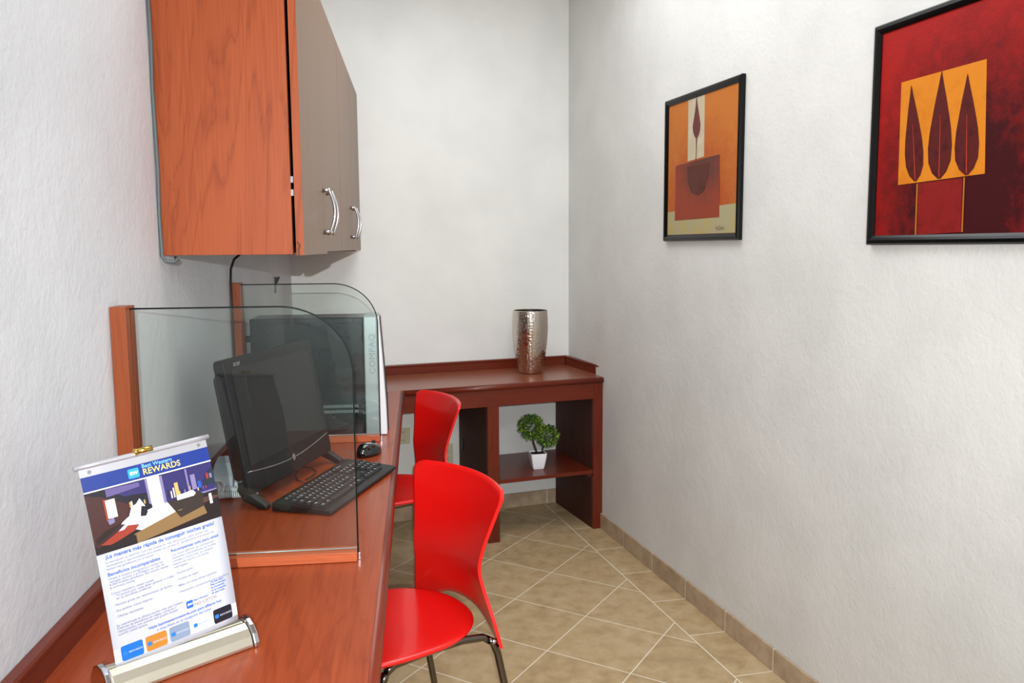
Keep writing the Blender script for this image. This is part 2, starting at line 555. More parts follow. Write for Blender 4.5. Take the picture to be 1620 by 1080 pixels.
# half-round nosing and fascia along the front
ang = math.atan2(p_far_edge.x - edge_n(S0), p_far_edge.y - S0)
xf = Matrix.Translation((edge_n(S0), S0, 0)) @ Matrix.Rotation(-ang, 4, 'Z')
Ln = math.hypot(p_far_edge.x - edge_n(S0), p_far_edge.y - S0)
prof = [(0, D - .0005)] + [(.0005 + .016 * math.sin(t), D - .0165 + .016 * math.cos(t)) for t in [i * PI / 10 for i in range(11)]] + [(0, D - .033)]
mb = MB(); mb.prism(prof, 0, Ln, 'Y', smooth=True, xf=xf)
o = mb.build('nosing', M['rail'], cnt)
mb = MB(); mb.prism([(-.022, D - .105), (-.002, D - .105), (-.002, D - .0335), (-.022, D - .0335)], 0, Ln - .002, 'Y', xf=xf)
mb.build('fascia', M['rail'], cnt)
def rail_prof(h=.05):
    return [(.001, D + .0005), (.018, D + .0005), (.018, D + .037), (.0205, D + .041), (.0205, D + .046), (.018, D + h), (.001, D + h)]
mb = MB(); mb.prism(rail_prof(), S0, p_far_wall.y - .004, 'Y')
mb.build('back_rail', M['rail'], cnt)
for s in (.6, 1.45, 3.45):
    mb = MB(); mb.box(.012, .40, s, s + .02, .0, D - .0305, .001)
    mb.build('support_panel', M['inner'], cnt)
mb = MB(); mb.box(.001, .02, S0, 3.5, D - .12, D - .031)
mb.build('wall_cleat', M['inner'], cnt)

# ------------------------------------------------------------------ corner desk on the back wall
dk = thing('shelf_desk', (CB.x, CB.y, 0), ROT_B, 'cherry wood corner desk with open shelf bay standing against the back wall', 'desk')
XR = -.010
slope = -.2352 / .972
poly = [(XLB + .003, -.001), (XLB + slope * -FY + .003, FY), (XR, FY), (XR, -.001)]
mb = MB(); mb.prism(poly, D - .03, D)
mb.build('desk_top', M['topx'], dk)
pf = Vector(((isect(e0, e1 - e0, fa, uB) - CB).dot(uB), 0))
XN = pf.x + .018
nose = [(FY, D - .0005)] + [(FY - .0005 - .014 * math.sin(t), D - .0145 + .014 * math.cos(t)) for t in [i * PI / 10 for i in range(11)]] + [(FY, D - .029)]
mb = MB(); mb.prism(nose, XN, XR + .008, 'X', smooth=True)
mb.build('nosing', M['railx'], dk)
mb = MB(); mb.box(XN - .02, -.078, FY, FY + .02, D - .105, D - .0305, .001)
mb.build('apron', M['railx'], dk)
mb = MB(); mb.prism([(-y if False else -p[0], p[1]) for p in rail_prof() for y in (0,)], XLB + .03, XR - .0215, 'X')
mb.build('back_rail', M['railx'], dk)
mb = MB(); mb.prism([(XR - p[0] + .001, p[1]) for p in rail_prof()], FY + .002, -.001, 'Y')
mb.build('side_rail', M['rail'], dk)
mb = MB(); mb.box(-.082, -.030, FY, FY + .02, 0, D - .0305, .001)
mb.build('stile', M['railz'], dk)
mb = MB(); mb.box(-.632, -.576, FY, FY + .02, 0, D - .1055, .001)
mb.build('stile', M['railz'], dk)
mb = MB(); mb.box(-.082, -.064, FY + .0205, -.012, 0, D - .0305)
mb.build('side_panel', M['inner'], dk)
mb = MB(); mb.box(-.632, -.614, FY + .0205, -.012, 0, D - .0305)
mp_ = mb.build('partition_panel', M['inner'], dk)
mb = MB()
pts = [(-.075 + .013 * math.cos(t), .39 + .032 * math.sin(t)) for t in [i * PI / 12 for i in range(24)]]
mb.prism(pts, -.6325, -.6365, 'X')
mb.build('cable_grommet', M['black'], mp_)
mb = MB(); mb.box(-.6135, -.0825, FY + .005, -.012, .283, .301, .0015)
mb.build('shelf', M['railx'], dk)
for x0, x1 in ((-.6135, -.600), (-.0955, -.0825)):
    mb = MB(); mb.box(x0, x1, FY + .021, -.03, .262, .2825)
    mb.build('shelf_cleat', M['railz'], dk)

# ------------------------------------------------------------------ wall cabinet
cab = thing('wall_cabinet', (*Lw(1.925, .004), 0), ROT_L - R(.35), 'cherry wall cabinet with taupe doors hung above the computer counter', 'cabinet')
CD, CLn, CZ0, CZ1 = .292, 2.075, 1.387, 2.125
mb = MB(); mb.box(0, CD, 0, .018, CZ0, CZ1, .0008); mb.build('side_panel', M['panel'], cab)
mb = MB(); mb.box(0, CD, CLn - .018, CLn, CZ0, CZ1, .0008); mb.build('side_panel', M['panel'], cab)
mb = MB(); mb.box(0, CD, .0185, CLn - .0185, CZ0 + .004, CZ0 + .022); mb.build('bottom_panel', M['inner'], cab)
mb = MB(); mb.box(0, CD, .0185, CLn - .0185, CZ1 - .02, CZ1); mb.build('top_panel', M['inner'], cab)
mb = MB(); mb.box(0, .006, .0185, CLn - .0185, CZ0 + .0225, CZ1 - .0205); mb.build('back_panel', M['inner'], cab)
mb = MB(); mb.box(.0065, CD - .01, CLn / 2 - .009, CLn / 2 + .009, CZ0 + .0225, CZ1 - .0205); mb.build('divider_panel', M['inner'], cab)
for z in (1.53, 1.56, 2.03):
    mb = MB(); mb.box(CD - .002, CD + .0065, .004, .012, z - .008, z + .008, .001)
    mb.build('hinge', M['chrome'], cab)
dw = CLn / 4
def pull(side):
    h = MB()
    z0, z1 = -.059, .059
    for zz in (z0, z1):
        h.tube([(0, 0, zz), (.010, 0, zz), (.015, 0, zz)], [.0075, .0045, .005], 12)
    arc = [(.015 + .017 * math.sin(PI * t), 0, z0 - .006 + (z1 - z0 + .012) * t) for t in [i / 16 for i in range(17)]]
    h.tube(arc, [.0032 + .0014 * math.sin(PI * i / 16) for i in range(17)], 10)
    return h
for i in range(4):
    y0, y1 = i * dw + (0 if i == 0 else .003), (i + 1) * dw - .003
    zb = CZ0 - .002 if i == 0 else CZ0 + .005
    zt = CZ1 + (.004 if i < 1 else -.004)
    x0 = CD + .0075 if i == 0 else CD + .0045
    d = MB([0, 1])
    d.box(x0, x0 + .018, y0, y1, zb, zt, 0)
    # taupe face, cherry edges: the outward face takes slot 0, the rest slot 1
    for f in d.bm.faces:
        f.normal_update()
        f.material_index = 0 if abs(f.normal.x) > .9 else 1
    dr = d.build('door', [M['door'], M['panel']], cab)
    hy = y1 - .070 if i % 2 == 0 else y0 + .050
    h = pull(0).build('handle', M['chrome'], dr)
    h.location = (x0 + .0182, hy, 1.506)
    if i == 0:
        c = MB()
        c.poly([(x0 + .004, y0 - .0006, zb), (x0 + .008, y0 - .0006, zb), (x0 + .0075, y0 - .0006, zb + .014), (x0 + .011, y0 - .0006, zb + .020), (x0 + .010, y0 - .0006, zb + .026), (x0 + .004, y0 - .0006, zb + .033), (x0 + .001, y0 - .0006, zb + .031), (x0 + .006, y0 - .0006, zb + .022), (x0 + .003, y0 - .0006, zb + .016)])
        c.build('chipped_edge', plain('chipped_laminate', (96, 52, 20), .8), dr)

# cable that runs up the wall beside the cabinet
mb = MB()
pts = [Lw(1.912, .005 + .0015 * math.sin(i * 2.1)) for i in range(16)]
path = [(p.x, p.y, 2.79 - i * (2.79 - 1.385) / 15) for i, p in enumerate(pts)]
path += [(*Lw(1.913, .012), 1.374), (*Lw(1.915, .030), 1.372), (*Lw(1.917, .038), 1.378), (*Lw(1.93, .03), 1.3815)]
mb.tube(path, .0042, 8)
tag(mb.build('wall_cable', M['grey_cable']), 'grey cable running up the wall along the edge of the wall cabinet', 'cable')
mb = MB()
path = [(*Lw(2.55, .05), 1.383), (*Lw(2.57, .03), 1.37), (*Lw(2.60, .012), 1.34), (*Lw(2.618, .006), 1.30), (*Lw(2.617, .006), 1.22), (*Lw(2.618, .006), 1.0), (*Lw(2.617, .006), .84), (*Lw(2.617, .012), .8195)]
mb.tube(path, .0038, 8)
tag(mb.build('power_cable', M['cable']), 'black cable dropping from under the cabinet down beside the far glass divider post', 'cable')
# little dark hook on the wall behind the far divider
hk = thing('wall_hook', (*Lw(3.50, .0), 1.25), ROT_L, 'small dark metal hook fixed to the wall below the cabinet', 'hook')
mb = MB(); mb.box(.0005, .004, -.013, .013, -.034, .034, .001); mb.build('back_plate', M['grey_cable'], hk)
mb = MB(); mb.prism([(.004, .030), (.020, .036), (.020, .028), (.009, .004), (.004, .004)], -.011, .011, 'Y'); mb.build('hook_arm', M['black'], hk)

# ------------------------------------------------------------------ glass dividers
def divider(s, n1, label):
    t = thing('glass_divider', (*Lw(s, 0), D), ROT_L, label, 'divider', 'glass dividers on the counter')
    # post on the wall, in two strips with the groove between
    mb = MB()
    mb.prism([(.001, -.030), (.030, -.030), (.030, -.004), (.024, -.004), (.024, .004), (.030, .004), (.030, .024), (.001, .024)], .0505, .528, 'Z')
    mb.build('wall_post', M['post'], t, bevel=.0008)
    mb = MB()
    mb.prism([(-.020, .001), (-.0035, .001), (-.0035, .0), (-.0035, .020), (-.020, .020)][:2] + [(-.0035, .020), (-.020, .020)], .0215, n1, 'X')
    mb.box(.0215, n1, .0035, .021, .001, .020)
    mb.box(.0215, n1, -.0035, .0035, .001, .008)
    mb.build('base_strip', M['strip'], t, bevel=.0005)
    r = .135
    w0, w1, h0, h1 = .025, n1 + .001, .0085, .522
    pts = [(w0, h0), (w1, h0)] + [(w1 - r * 1.05 + r * 1.05 * math.cos(a), h1 - r + r * math.sin(a)) for a in [i * PI / 2 / 16 for i in range(17)]] + [(w0, h1)]
    mb = MB()
    mb.prism(pts, -.003, .003, 'Y')
    for f in mb.bm.faces:
        f.normal_update()
        f.material_index = 0 if abs(f.normal.y) > .9 else 1
    mb.build('glass_pane', [M['glass'], M['glass_rim']], t)
    mb = MB(); mb.tube([(a, 0, b) for a, b in [(w1, h0 + .004)] + pts[2:]], .0017, 6)
    mb.build('polished_edge', M['glass_rim'], t)  # dark tube drawn for the refracted line round the pane
    mb = MB(); mb.tube([(.026, .0042, .0212), (n1, .0042, .0212)], .0014, 6); mb.build('bright_edge_line', M['silver'], t)  # pale tube painted in for the bright line at the glass's lower edge
    mb = MB(); mb.box(n1 + .0032, n1 + .006, -.008, .004, .001, .016); mb.build('end_clip', M['nickel'], t)
    return t
divider(1.601, .448, 'clear glass divider on the counter in front of the monitor, nearest the poster stand')
divider(2.662, .456, 'clear glass divider on the counter in front of the computer tower')

# ------------------------------------------------------------------ computer tower behind the far divider
tw = thing('computer_tower', (*Lw(2.735, .035), D), ROT_L, 'black computer tower with silver front standing behind the far glass divider', 'computer')
W_, H_, T_ = .370, .405, .175
mb = MB(); mb.box(0, W_, 0, T_, .006, H_, .003); cs = mb.build('case', M['case'], tw)
mb = MB(); mb.box(.01, W_ - .004, -.0022, -.0003, .014, H_ - .018, .001); sp = mb.build('side_cover', M['case'], tw)
mb = MB()
for rI in range(2):
    for c in range(26):
        x = .232 + c * .0045
        mb.box(x, x + .0020, -.0032, -.0023, .082 + rI * .018, .092 + rI * .018)
mb.build('vent', M['silver'], sp)
mb = MB()
mb.box(W_ + .0005, W_ + .046, .0, T_, .0, H_ + .004, .004)
bz = mb.build('front_bezel', M['silver'], tw)
mb = MB()
pr = [(W_ + .0465, .002), (W_ + .072, .002), (W_ + .070, .10), (W_ + .062, .25), (W_ + .052, H_ - .002), (W_ + .0465, H_ + .001)]
mb.prism(pr, .004, .075, 'Y'); mb.build('white_front_strip', M['white_plastic'], tw, bevel=.003)
mb = MB()
pr2 = [(p[0] + (.004 if i in (1, 2, 3, 4) else 0), p[1]) for i, p in enumerate(pr)]
mb.prism(pr2, .0755, T_ - .004, 'Y'); mb.build('black_front_panel', M['black_gloss'], tw, bevel=.003)
mb = MB()
add_text(mb, 'COMPAQ', .031, lambda x, y: Vector((W_ + .037 - y * .9, -.0006, .212 + x)), spacing=1.05)
mb.build('brand_lettering', plain('embossed_grey', (136, 142, 145), .4, metal=.3), bz)
mb = MB(); mb.tube([(-.001, .09, .33), (-.03, .09, .33)], .011, 12); mb.tube([(-.03, .09, .33), (-.046, .09, .32), (-.050, .09, .28), (-.048, .09, .2)][:1] + [(-.034, .088, .325), (-.034, .085, .28), (-.030, .08, .20), (-.028, .06, .08), (-.026, .05, .04)], .0045, 8)
mb.build('power_plug', M['black_matt'], tw)

# ------------------------------------------------------------------ flat monitor computer
mo = thing('monitor', (-.592, 2.195, D), R(77.8), 'black all in one computer screen between the two glass dividers', 'monitor')
TL = R(10)
xt = Matrix.Translation((0, .0, .034)) @ Matrix.Rotation(-TL, 4, 'X')
MW, MH = .470, .340
mb = MB()
pts = []
def rr(x0, x1, z0, z1, r, n=5):
    out = []
    for cx, cz, a0 in ((x1 - r, z0 + r, -PI / 2), (x1 - r, z1 - r, 0), (x0 + r, z1 - r, PI / 2), (x0 + r, z0 + r, PI)):
        out += [(cx + r * math.cos(a0 + PI / 2 * i / n), cz + r * math.sin(a0 + PI / 2 * i / n)) for i in range(n + 1)]
    return out
mb.prism(rr(-MW / 2, MW / 2, 0, MH, .014), 0, .030, 'Y', xf=xt)
mb.build('bezel', M['black'], mo, bevel=.0025)
mb = MB()
mb.prism(rr(-MW / 2 + .03, MW / 2 - .03, .03, MH - .035, .02), .0305, .060, 'Y', xf=xt)
mb.build('rear_housing', M['black_matt'], mo, bevel=.008)
mb = MB(); mb.box(-MW / 2 + .026, MW / 2 - .026, -.0016, -.0003, .070, MH - .026, .0005, xf=xt)
mb.build('screen', M['screen'], mo)
mb = MB()
arc = [(-MW / 2 + .012 + (MW - .024) * i / 24, -.0012, .058 - .020 * math.sin(PI * i / 24)) for i in range(25)]
mb.tube([xt @ Vector(p) for p in arc], .0019, 6)
mb.build('chrome_trim_line', M['nickel'], mo)
mb = MB(); mb.prism([(.0 + .008 * math.cos(a), .040 + .010 * math.sin(a)) for a in [i * PI / 4 for i in range(8)]], -.0048, -.0032, 'Y', xf=xt)
mb.build('emblem', M['nickel'], mo)
mb = MB(); add_text(mb, 'acer', .019, lambda x, y: xt @ Vector((-MW / 2 + .040 + x, -.0006, MH - .021 + y)), bold=.0003)
mb.build('brand_lettering', M['nickel'], mo)
for sx in (-1, 1):
    mb = MB()
    x0 = sx * (MW / 2 - .014)
    mb.prism([(.034, .150), (.046, .140), (.050, .09), (.030, .012), (-.028, -.0), (-.046, -.0), (-.048, .010), (-.030, .022), (.010, .038), (.0305, .058)] if False else [(.0, .036), (.034, .060), (.040, .045), (.022, .020), (-.020, .001), (-.040, .001), (-.042, .010), (-.030, .018)], x0 - .012, x0 + .012, 'X')
    mb.build('leg', M['black'], mo, bevel=.004)
mb = MB(); mb.prism([(.056, .12), (.064, .12), (.115, .006), (.115, .0005), (.105, .0005), (.100, .008)], -.06, .06, 'X')
mb.build('prop_stand', M['black_matt'], mo, bevel=.002)

# ------------------------------------------------------------------ keyboard
kb = thing('keyboard', (*Lw(2.108, .368), D), ROT_L - R(20) + R(90), 'black keyboard with white lettering lying on the counter before the monitor', 'keyboard')
KL, KW = .425, .158
mb = MB()
mb.prism([(-KW / 2, .002), (KW / 2, .002), (KW / 2, .024), (KW / 2 - .012, .0255), (-KW / 2 + .02, .0145), (-KW / 2, .011)], -KL / 2, KL / 2, 'X')
mb.build('case', M['black'], kb, bevel=.003)
tilt = math.atan2(.011, KW - .032)
def ktop(y):
    return .0145 + (y + KW / 2 - .02) * math.tan(tilt)
pitch = .0186
def key_mesh(w):
    mb = MB()
    a, b = w / 2 - .0008, .0083
    lo = [(-a, -b, 0), (a, -b, 0), (a, b, 0), (-a, b, 0)]
    hi = [(-a + .0018, -b + .0018, .0052), (a - .0018, -b + .0018, .0052), (a - .0018, b - .001, .0058), (-a + .0018, b - .001, .0058)]
    V = [mb.bm.verts.new(p) for p in lo + hi]
    for q in ((4, 5, 6, 7), (0, 1, 5, 4), (1, 2, 6, 5), (2, 3, 7, 6), (3, 0, 4, 7)):
        mb.bm.faces.new([V[i] for i in q])
    me = bpy.data.meshes.new('key'); mb.bm.to_mesh(me); mb.bm.free(); me.materials.append(M['black_matt'])
    return me
kms = {}
rows = [
    [(1, c) for c in ('Esc', 'F1', 'F2', 'F3', 'F4', 'F5', 'F6', 'F7', 'F8', 'F9', 'F10', 'F11', 'F12')],
    [(1, c) for c in '|1234567890?'] + [(2, '<-')],
    [(1.5, 'Tab')] + [(1, c) for c in 'QWERTYUIOP'] + [(1, '+'), (1.5, '*')],
    [(1.75, 'Caps')] + [(1, c) for c in 'ASDFGHJKL'] + [(1, 'N'), (2.25, 'Enter')],
    [(2.25, 'Shift')] + [(1, c) for c in 'ZXCVBNM,.-'] + [(1.75, 'Shift')],
    [(1.5, 'Ctrl'), (1.25, 'Alt'), (6, ''), (1.25, 'Alt'), (1.25, 'Fn'), (1.75, 'Ctrl')],
]
pad = [['Ins', 'Home', 'Up'], ['Del', 'End', 'Dn'], ['Prt', 'Scr', 'Brk'], [], ['', '^', ''], ['<', 'v', '>']]
num = [[], 'N/*-', '789+', '456', '123E', '0.']
leg_mb = MB()
y0 = KW / 2 - .030
def put_key(x, y, w, t):
    w_m = w * pitch
    if w not in kms:
        kms[w] = key_mesh(w_m)
    o = bpy.data.objects.new('key', kms[w])
    COL.objects.link(o)
    o.parent = kb
    o.location = (x + w_m / 2, y, ktop(y) - .0004)
    o.rotation_euler.x = tilt
    if t:
        zt = ktop(y) + .0062
        add_text(leg_mb, t, .0085 if len(t) == 1 else .0055, lambda a, b: Vector((x + .0035 + a, y - .001 + b, zt + b * math.tan(tilt))), bold=.0002)
ROWGAP = [0, .022, .0405, .059, .0775, .096]
for k, row in enumerate(rows):
    x = -KL / 2 + .014
    for w, t in row:
        put_key(x, y0 - ROWGAP[k], w, t)
        x += w * pitch + (.0016 if k == 0 else 0)
    x = -KL / 2 + .014 + 14 * pitch + .006
    for j, t in enumerate(pad[k]):
        if t:
            put_key(x + j * pitch, y0 - ROWGAP[k], 1, t)
    x += 3 * pitch + .006
    nx = list(num[k])
    for j, t in enumerate(nx):
        put_key(x + j * pitch, y0 - ROWGAP[k], 1, t)
leg_mb.build('key_lettering', plain('white_legend', (225, 225, 230), .5), kb, normals=False)
for x in (-KL / 2 + .05, KL / 2 - .05):
    mb = MB(); mb.box(x - .012, x + .012, KW / 2 - .03, KW / 2 - .015, 0, .0025)
    mb.build('foot', M['black_matt'], kb)

# mouse: shaped shell
ms = thing('computer_mouse', (*Lw(2.475, .428), D), ROT_L + R(62), 'glossy black computer mouse lying behind the far end of the keyboard', 'mouse')
mb = MB()
def shell(sx, sy, h, x):
    rings = []
    nr, na = 9, 28
    vs = {}
    for i in range(nr + 1):
        f = i / nr
        for j in range(na):
            a = 2 * PI * j / na
            px = math.cos(a) * sx * math.cos(f * PI / 2) ** .55
            py = math.sin(a) * sy * (1 - .10 * math.cos(2 * a)) * math.cos(f * PI / 2) ** .55
            hz = h * math.sin(f * PI / 2) * (1 - .25 * (px / sx)) 
            vs[i, j] = x.bm.verts.new((px, py, .0012 + hz))
    for i in range(nr):
        for j in range(na):
            k = (j + 1) % na
            if i == nr - 1:
                pass
            f = x.bm.faces.new((vs[i, j], vs[i, k], vs[i + 1, k], vs[i + 1, j])); f.smooth = True
    x.bm.faces.new([vs[0, j] for j in range(na)][::-1])
    bmesh.ops.remove_doubles(x.bm, verts=x.bm.verts, dist=1e-5)
shell(.056, .031, .036, mb)
mb.build('shell', M['black_gloss'], ms)
mb = MB(); mb.tube([(.030, -.004, .0335), (.030, .004, .0335)], .005, 12); mb.build('scroll_wheel', M['black_matt'], ms)
mb = MB(); mb.tube([(.054, 0, .006), (.075, .004, .004), (.10, .02, .003), (.115, .05, .003), (.118, .08, .003)], .0018, 6)
mb.build('cord', M['cable'], ms)

# cables under the monitor
mb = MB()
mb.tube([(*Lw(2.20, .27), D + .004), (*Lw(2.24, .285), D + .005), (*Lw(2.28, .29), D + .004), (*Lw(2.32, .27), D + .006), (*Lw(2.33, .22), D + .008), (*Lw(2.31, .19), D + .006), (*Lw(2.27, .14), D + .004)], .002, 6)
mb.tube([(*Lw(2.17, .275), D + .004), (*Lw(2.19, .25), D + .005), (*Lw(2.25, .235), D + .004), (*Lw(2.32, .235), D + .003), (*Lw(2.36, .20), D + .003), (*Lw(2.36, .14), D + .003)], .002, 6)
tag(mb.build('keyboard_cable', M['cable']), 'thin black cable looping on the counter under the monitor', 'cable')

# ------------------------------------------------------------------ telephone
ph = thing('telephone', (*Lw(2.150, .076), D), ROT_L + R(3), 'pale grey corded telephone on the counter behind the near leg of the monitor', 'telephone')
mb = MB()
mb.prism([(-.065, .002), (.070, .002), (.070, .070), (.055, .078), (.0, .072), (-.052, .050), (-.065, .035)], -.036, .020, 'X')
mb.build('body', M['phone'], ph, bevel=.008, seg=4)
mb = MB()
mb.prism([(-.060, .012), (.066, .012), (.068, .066), (.052, .070), (.046, .058), (-.030, .036), (-.040, .042), (-.058, .032)], .0215, .044, 'X')
mb.build('handset', M['phone'], ph, bevel=.007, seg=4)
mb = MB()
# bunch of loops in front, then the coiled cord lying to the side
for k, (cx, cz, tl) in enumerate(((-.020, .030, .2), (-.026, .026, .55), (-.030, .022, .9), (-.014, .030, -.1))):
    pts = []
    for i in range(28):
        a = 2 * PI * i / 28
        pts.append((cx + .017 * math.cos(a) * math.cos(tl), -.072 - .004 * k + .003 * math.sin(a * 2), cz + .017 * math.sin(a)))
    mb.tube(pts, .0022, 7, closed=True)
def coil(p0, p1, turns, r, wr):
    p0, p1 = Vector(p0), Vector(p1)
    ax = (p1 - p0).normalized(); a = ax.cross(Vector((0, 0, 1))).normalized(); b = ax.cross(a)
    n = turns * 10
    return [p0 + (p1 - p0) * (i / n) + (a * math.cos(2 * PI * i / 10) + b * math.sin(2 * PI * i / 10)) * r for i in range(n + 1)], wr
for (p0, p1, t) in (((-.018, -.090, .0105), (.085, -.088, .0105), 22), ((-.012, -.074, .0225), (.080, -.066, .0105), 20)):
    pts, wr = coil(p0, p1, t, .0075, .0019)
    mb.tube(pts, .0019, 6)
mb.build('coiled_cord', M['white_plastic'], ph)
mb = MB(); mb.tube([(.0, .071, .06), (.004, .10, .075), (.0, .13, .079), (-.004, .16, .062), (-.01, .17, .04)], .0016, 6)
mb.build('line_cord', M['white_plastic'], ph)

# ------------------------------------------------------------------ roll-up poster stand
ps = thing('poster_stand', (-.514, 1.208, D), R(45), 'small tabletop poster stand with blue headed hotel advertisement on the counter', 'poster stand')
BW = .212
half = [(-.036 + .072 * i / 14, .0275 * math.sin(PI * i / 14) ** .75 if 0 < i < 14 else 0) for i in range(15)]
# curved base in two lips with the slot between
prof_f = [(-.030, .001), (-.030, .006), (-.025, .018), (-.016, .028), (-.006, .034), (-.0015, .034), (-.0015, .001)]
prof_b = [(.0015, .001), (.0015, .034), (.014, .033), (.030, .024), (.040, .010), (.042, .001)]
mb = MB(); mb.prism(prof_f, -BW / 2, BW / 2, 'X', smooth=False); mb.prism(prof_b, -BW / 2, BW / 2, 'X')
mb.build('base', M['alu'], ps, bevel=.0015)
for sx in (-1, 1):
    pr = [(-.034, .0005), (-.033, .008), (-.027, .022), (-.016, .033), (-.004, .039), (.012, .039), (.030, .030), (.043, .013), (.046, .0005)]
    mb = MB(); x0 = sx * (BW / 2 + .0006)
    mb.prism(pr, x0, x0 + sx * .009, 'X')
    mb.build('end_cap', M['chrome'], ps, bevel=.002)
PW, PH_ = .190, .298
roll, lean = R(-4), R(9)
U = Vector((math.cos(roll), 0, -math.sin(roll)))
Vv = Vector((math.sin(roll), math.sin(lean), math.cos(roll)))
Vv.normalize()
Nn = U.cross(Vv).normalized()                     # towards the back (+y)
if Nn.y < 0:
    Nn = -Nn
P0 = Vector((.002, 0, .034))
def sheet(u, v, d=0.0):
    """u 0..1 across, v 0..1 up, d metres in front of the paper"""
    bow = -.010 * math.sin(PI * min(1, max(0, v)) * .9) - .003 * math.sin(PI * u)
    return P0 + U * ((u - .5) * PW) + Vv * (v * PH_) + Nn * (bow - d)
mb = MB()
mb.grid_shell(lambda u, v: (sheet(u, v), Nn), 8, 20, .0006)
sh = mb.build('poster_sheet', M['paper'], ps)
def flat(u0, v0, u1, v1, d, nu=6, nv=4):
    mb = MB()
    for i in range(nu):
        for j in range(nv):
            a, b = u0 + (u1 - u0) * i / nu, u0 + (u1 - u0) * (i + 1) / nu
            c, e = v0 + (v1 - v0) * j / nv, v0 + (v1 - v0) * (j + 1) / nv
            mb.poly([sheet(a, c, d), sheet(b, c, d), sheet(b, e, d), sheet(a, e, d)])
    return mb
def ink(name, c, rough=.4):
    return plain(name, c, rough)
hdr_v0, hdr_v1 = .885, .958
flat(.0, hdr_v0, 1, hdr_v1, .0006).build('blue_header', ink('blue_ink', (20, 46, 124)), sh, normals=False)
mb = flat(.0, .958, 1, 1.0, .0010, 6, 1)
mb.build('aluminium_strip', M['alu_strip'], sh, normals=False)
mb = MB()
mb.tube([sheet(-.03 + 1.06 * i / 6, 1.008, -.001) for i in range(7)], .0042, 10)
mb.build('top_rod', M['alu_strip'], ps)
mb = MB(); mb.tube([sheet(.43, 1.022, .003), sheet(.55, 1.022, .003)], .0045, 10); mb.tube([sheet(.43, 1.022, .003), sheet(.41, 1.022, .003)], .0055, 10)
mb.build('brass_clip', M['brass'], ps)
mb = MB()
for u in (.07, .93):
    c = sheet(u, .978, .0014)
    mb.bm.faces.new([mb.bm.verts.new(c + U * .0028 * math.cos(a) + Vv * .0028 * math.sin(a) - Nn * 0) for a in [i * PI / 6 for i in range(12)]])
mb.build('screw_head', M['chrome'], sh, normals=False)
mb = MB(); mb.tube([P0 + Vector((.005, .010, -.02)), sheet(.5, .5, -.018), sheet(.5, 1.0, -.006)], .003, 8)
mb.build('support_rod', M['alu_strip'], ps)
# picture of the hotel room, in flat printed shapes
PB0, PB1 = .578, .880
pal = [(62, 30, 28), (44, 38, 92), (92, 80, 130), (196, 192, 206), (222, 224, 236), (126, 98, 62), (48, 38, 34), (22, 20, 32), (232, 214, 190), (196, 160, 96), (142, 50, 32), (30, 19, 20), (74, 54, 44), (34, 76, 160), (120, 112, 150), (30, 40, 56)]
pm = [ink('print_%s' % 'abcdefghijklmnop'[i], c, .35) for i, c in enumerate(pal)]
pic = MB()
lay = [0]
def shape(pts, mi):
    lay[0] += 1
    d = .0006 + lay[0] * .000035
    pic.poly([(u, PB0 + (PB1 - PB0) * v, d) for u, v in pts], mi)
def rect(u0, v0, u1, v1, mi):
    shape([(u0, v0), (u1, v0), (u1, v1), (u0, v1)], mi)
rect(0, 0, .5, 1, 11); rect(.5, 0, 1, 1, 11)
rect(.06, .62, .5, .99, 1); rect(.5, .42, 1, .99, 1)
shape([(.06, .72), (.30, .80), (.48, .76), (.48, .62), (.06, .62)], 7)
shape([(0, .96), (.10, .93), (.36, .60), (.36, .35), (.02, .10), (0, .2)], 0)
shape([(.0, 1), (.0, .96), (.10, .90), (.30, .66), (.36, .60), (.40, .64), (.14, .99)], 7)
shape([(.15, .86), (.40, .90), (.40, .97), (.15, .99)], 2)
rect(.46, .50, .56, 1, 3); rect(.445, .50, .462, 1, 14); rect(.558, .50, .58, .98, 14)
for i in range(26):
    x = .30 + .012 * i if i < 11 else .60 + (i - 11) * .022
    h = .05 + .12 * random.random()
    y = .60 if x < .45 else .56
    if .43 < x < .59: continue
    rect(x, y, x + .010, y + h, random.choice([8, 9, 2, 10, 15, 14]))
rect(.66, .58, .69, .80, 9); rect(.80, .60, .84, .86, 14); rect(.85, .60, .88, .72, 13)
shape([(.88, .62), (.95, .84), (1, .90), (1, .60)], 15)
rect(.765, .50, .78, .98, 14)
rect(.58, .47, 1, .52, 14)
rect(.56, .36, .78, .48, 3)
shape([(.78, .20), (1, .14), (1, .50), (.78, .48)], 11)
shape([(.78, .44), (1, .40), (1, .36), (.78, .30)], 12)
shape([(.26, .42), (.36, .50), (.62, .52), (.66, .30), (.38, .16), (.26, .28)], 4)
shape([(.20, .38), (.30, .50), (.36, .44), (.30, .34)], 3)
shape([(.28, .48), (.31, .62), (.34, .63), (.38, .70), (.41, .56), (.38, .46), (.32, .42)], 4)
shape([(.36, .42), (.38, .58), (.41, .56), (.42, .46), (.40, .40)], 7)
shape([(.40, .48), (.42, .60), (.46, .56), (.46, .50)], 7)
shape([(.28, .16), (.66, .34), (.86, .32), (.88, .14), (.30, .0)], 5)
shape([(.58, .52), (.66, .20), (.86, .28), (.88, .50), (.82, .56)], 6)
shape([(.66, .50), (.66, .58), (.80, .60), (.82, .54), (.80, .50)], 4)
rect(.13, .52, .20, .82, 8); rect(.115, .50, .13, .84, 10)
shape([(.12, .50), (.17, .52), (.17, .44), (.13, .42)], 14)
shape([(.04, .14), (.24, .34), (.34, .30), (.30, .22), (.12, .10)], 10)
shape([(.02, .16), (.20, .36), (.22, .40), (.10, .34), (.02, .24)], 11)
shape([(.18, .28), (.26, .40), (.30, .40), (.22, .28)], 3)
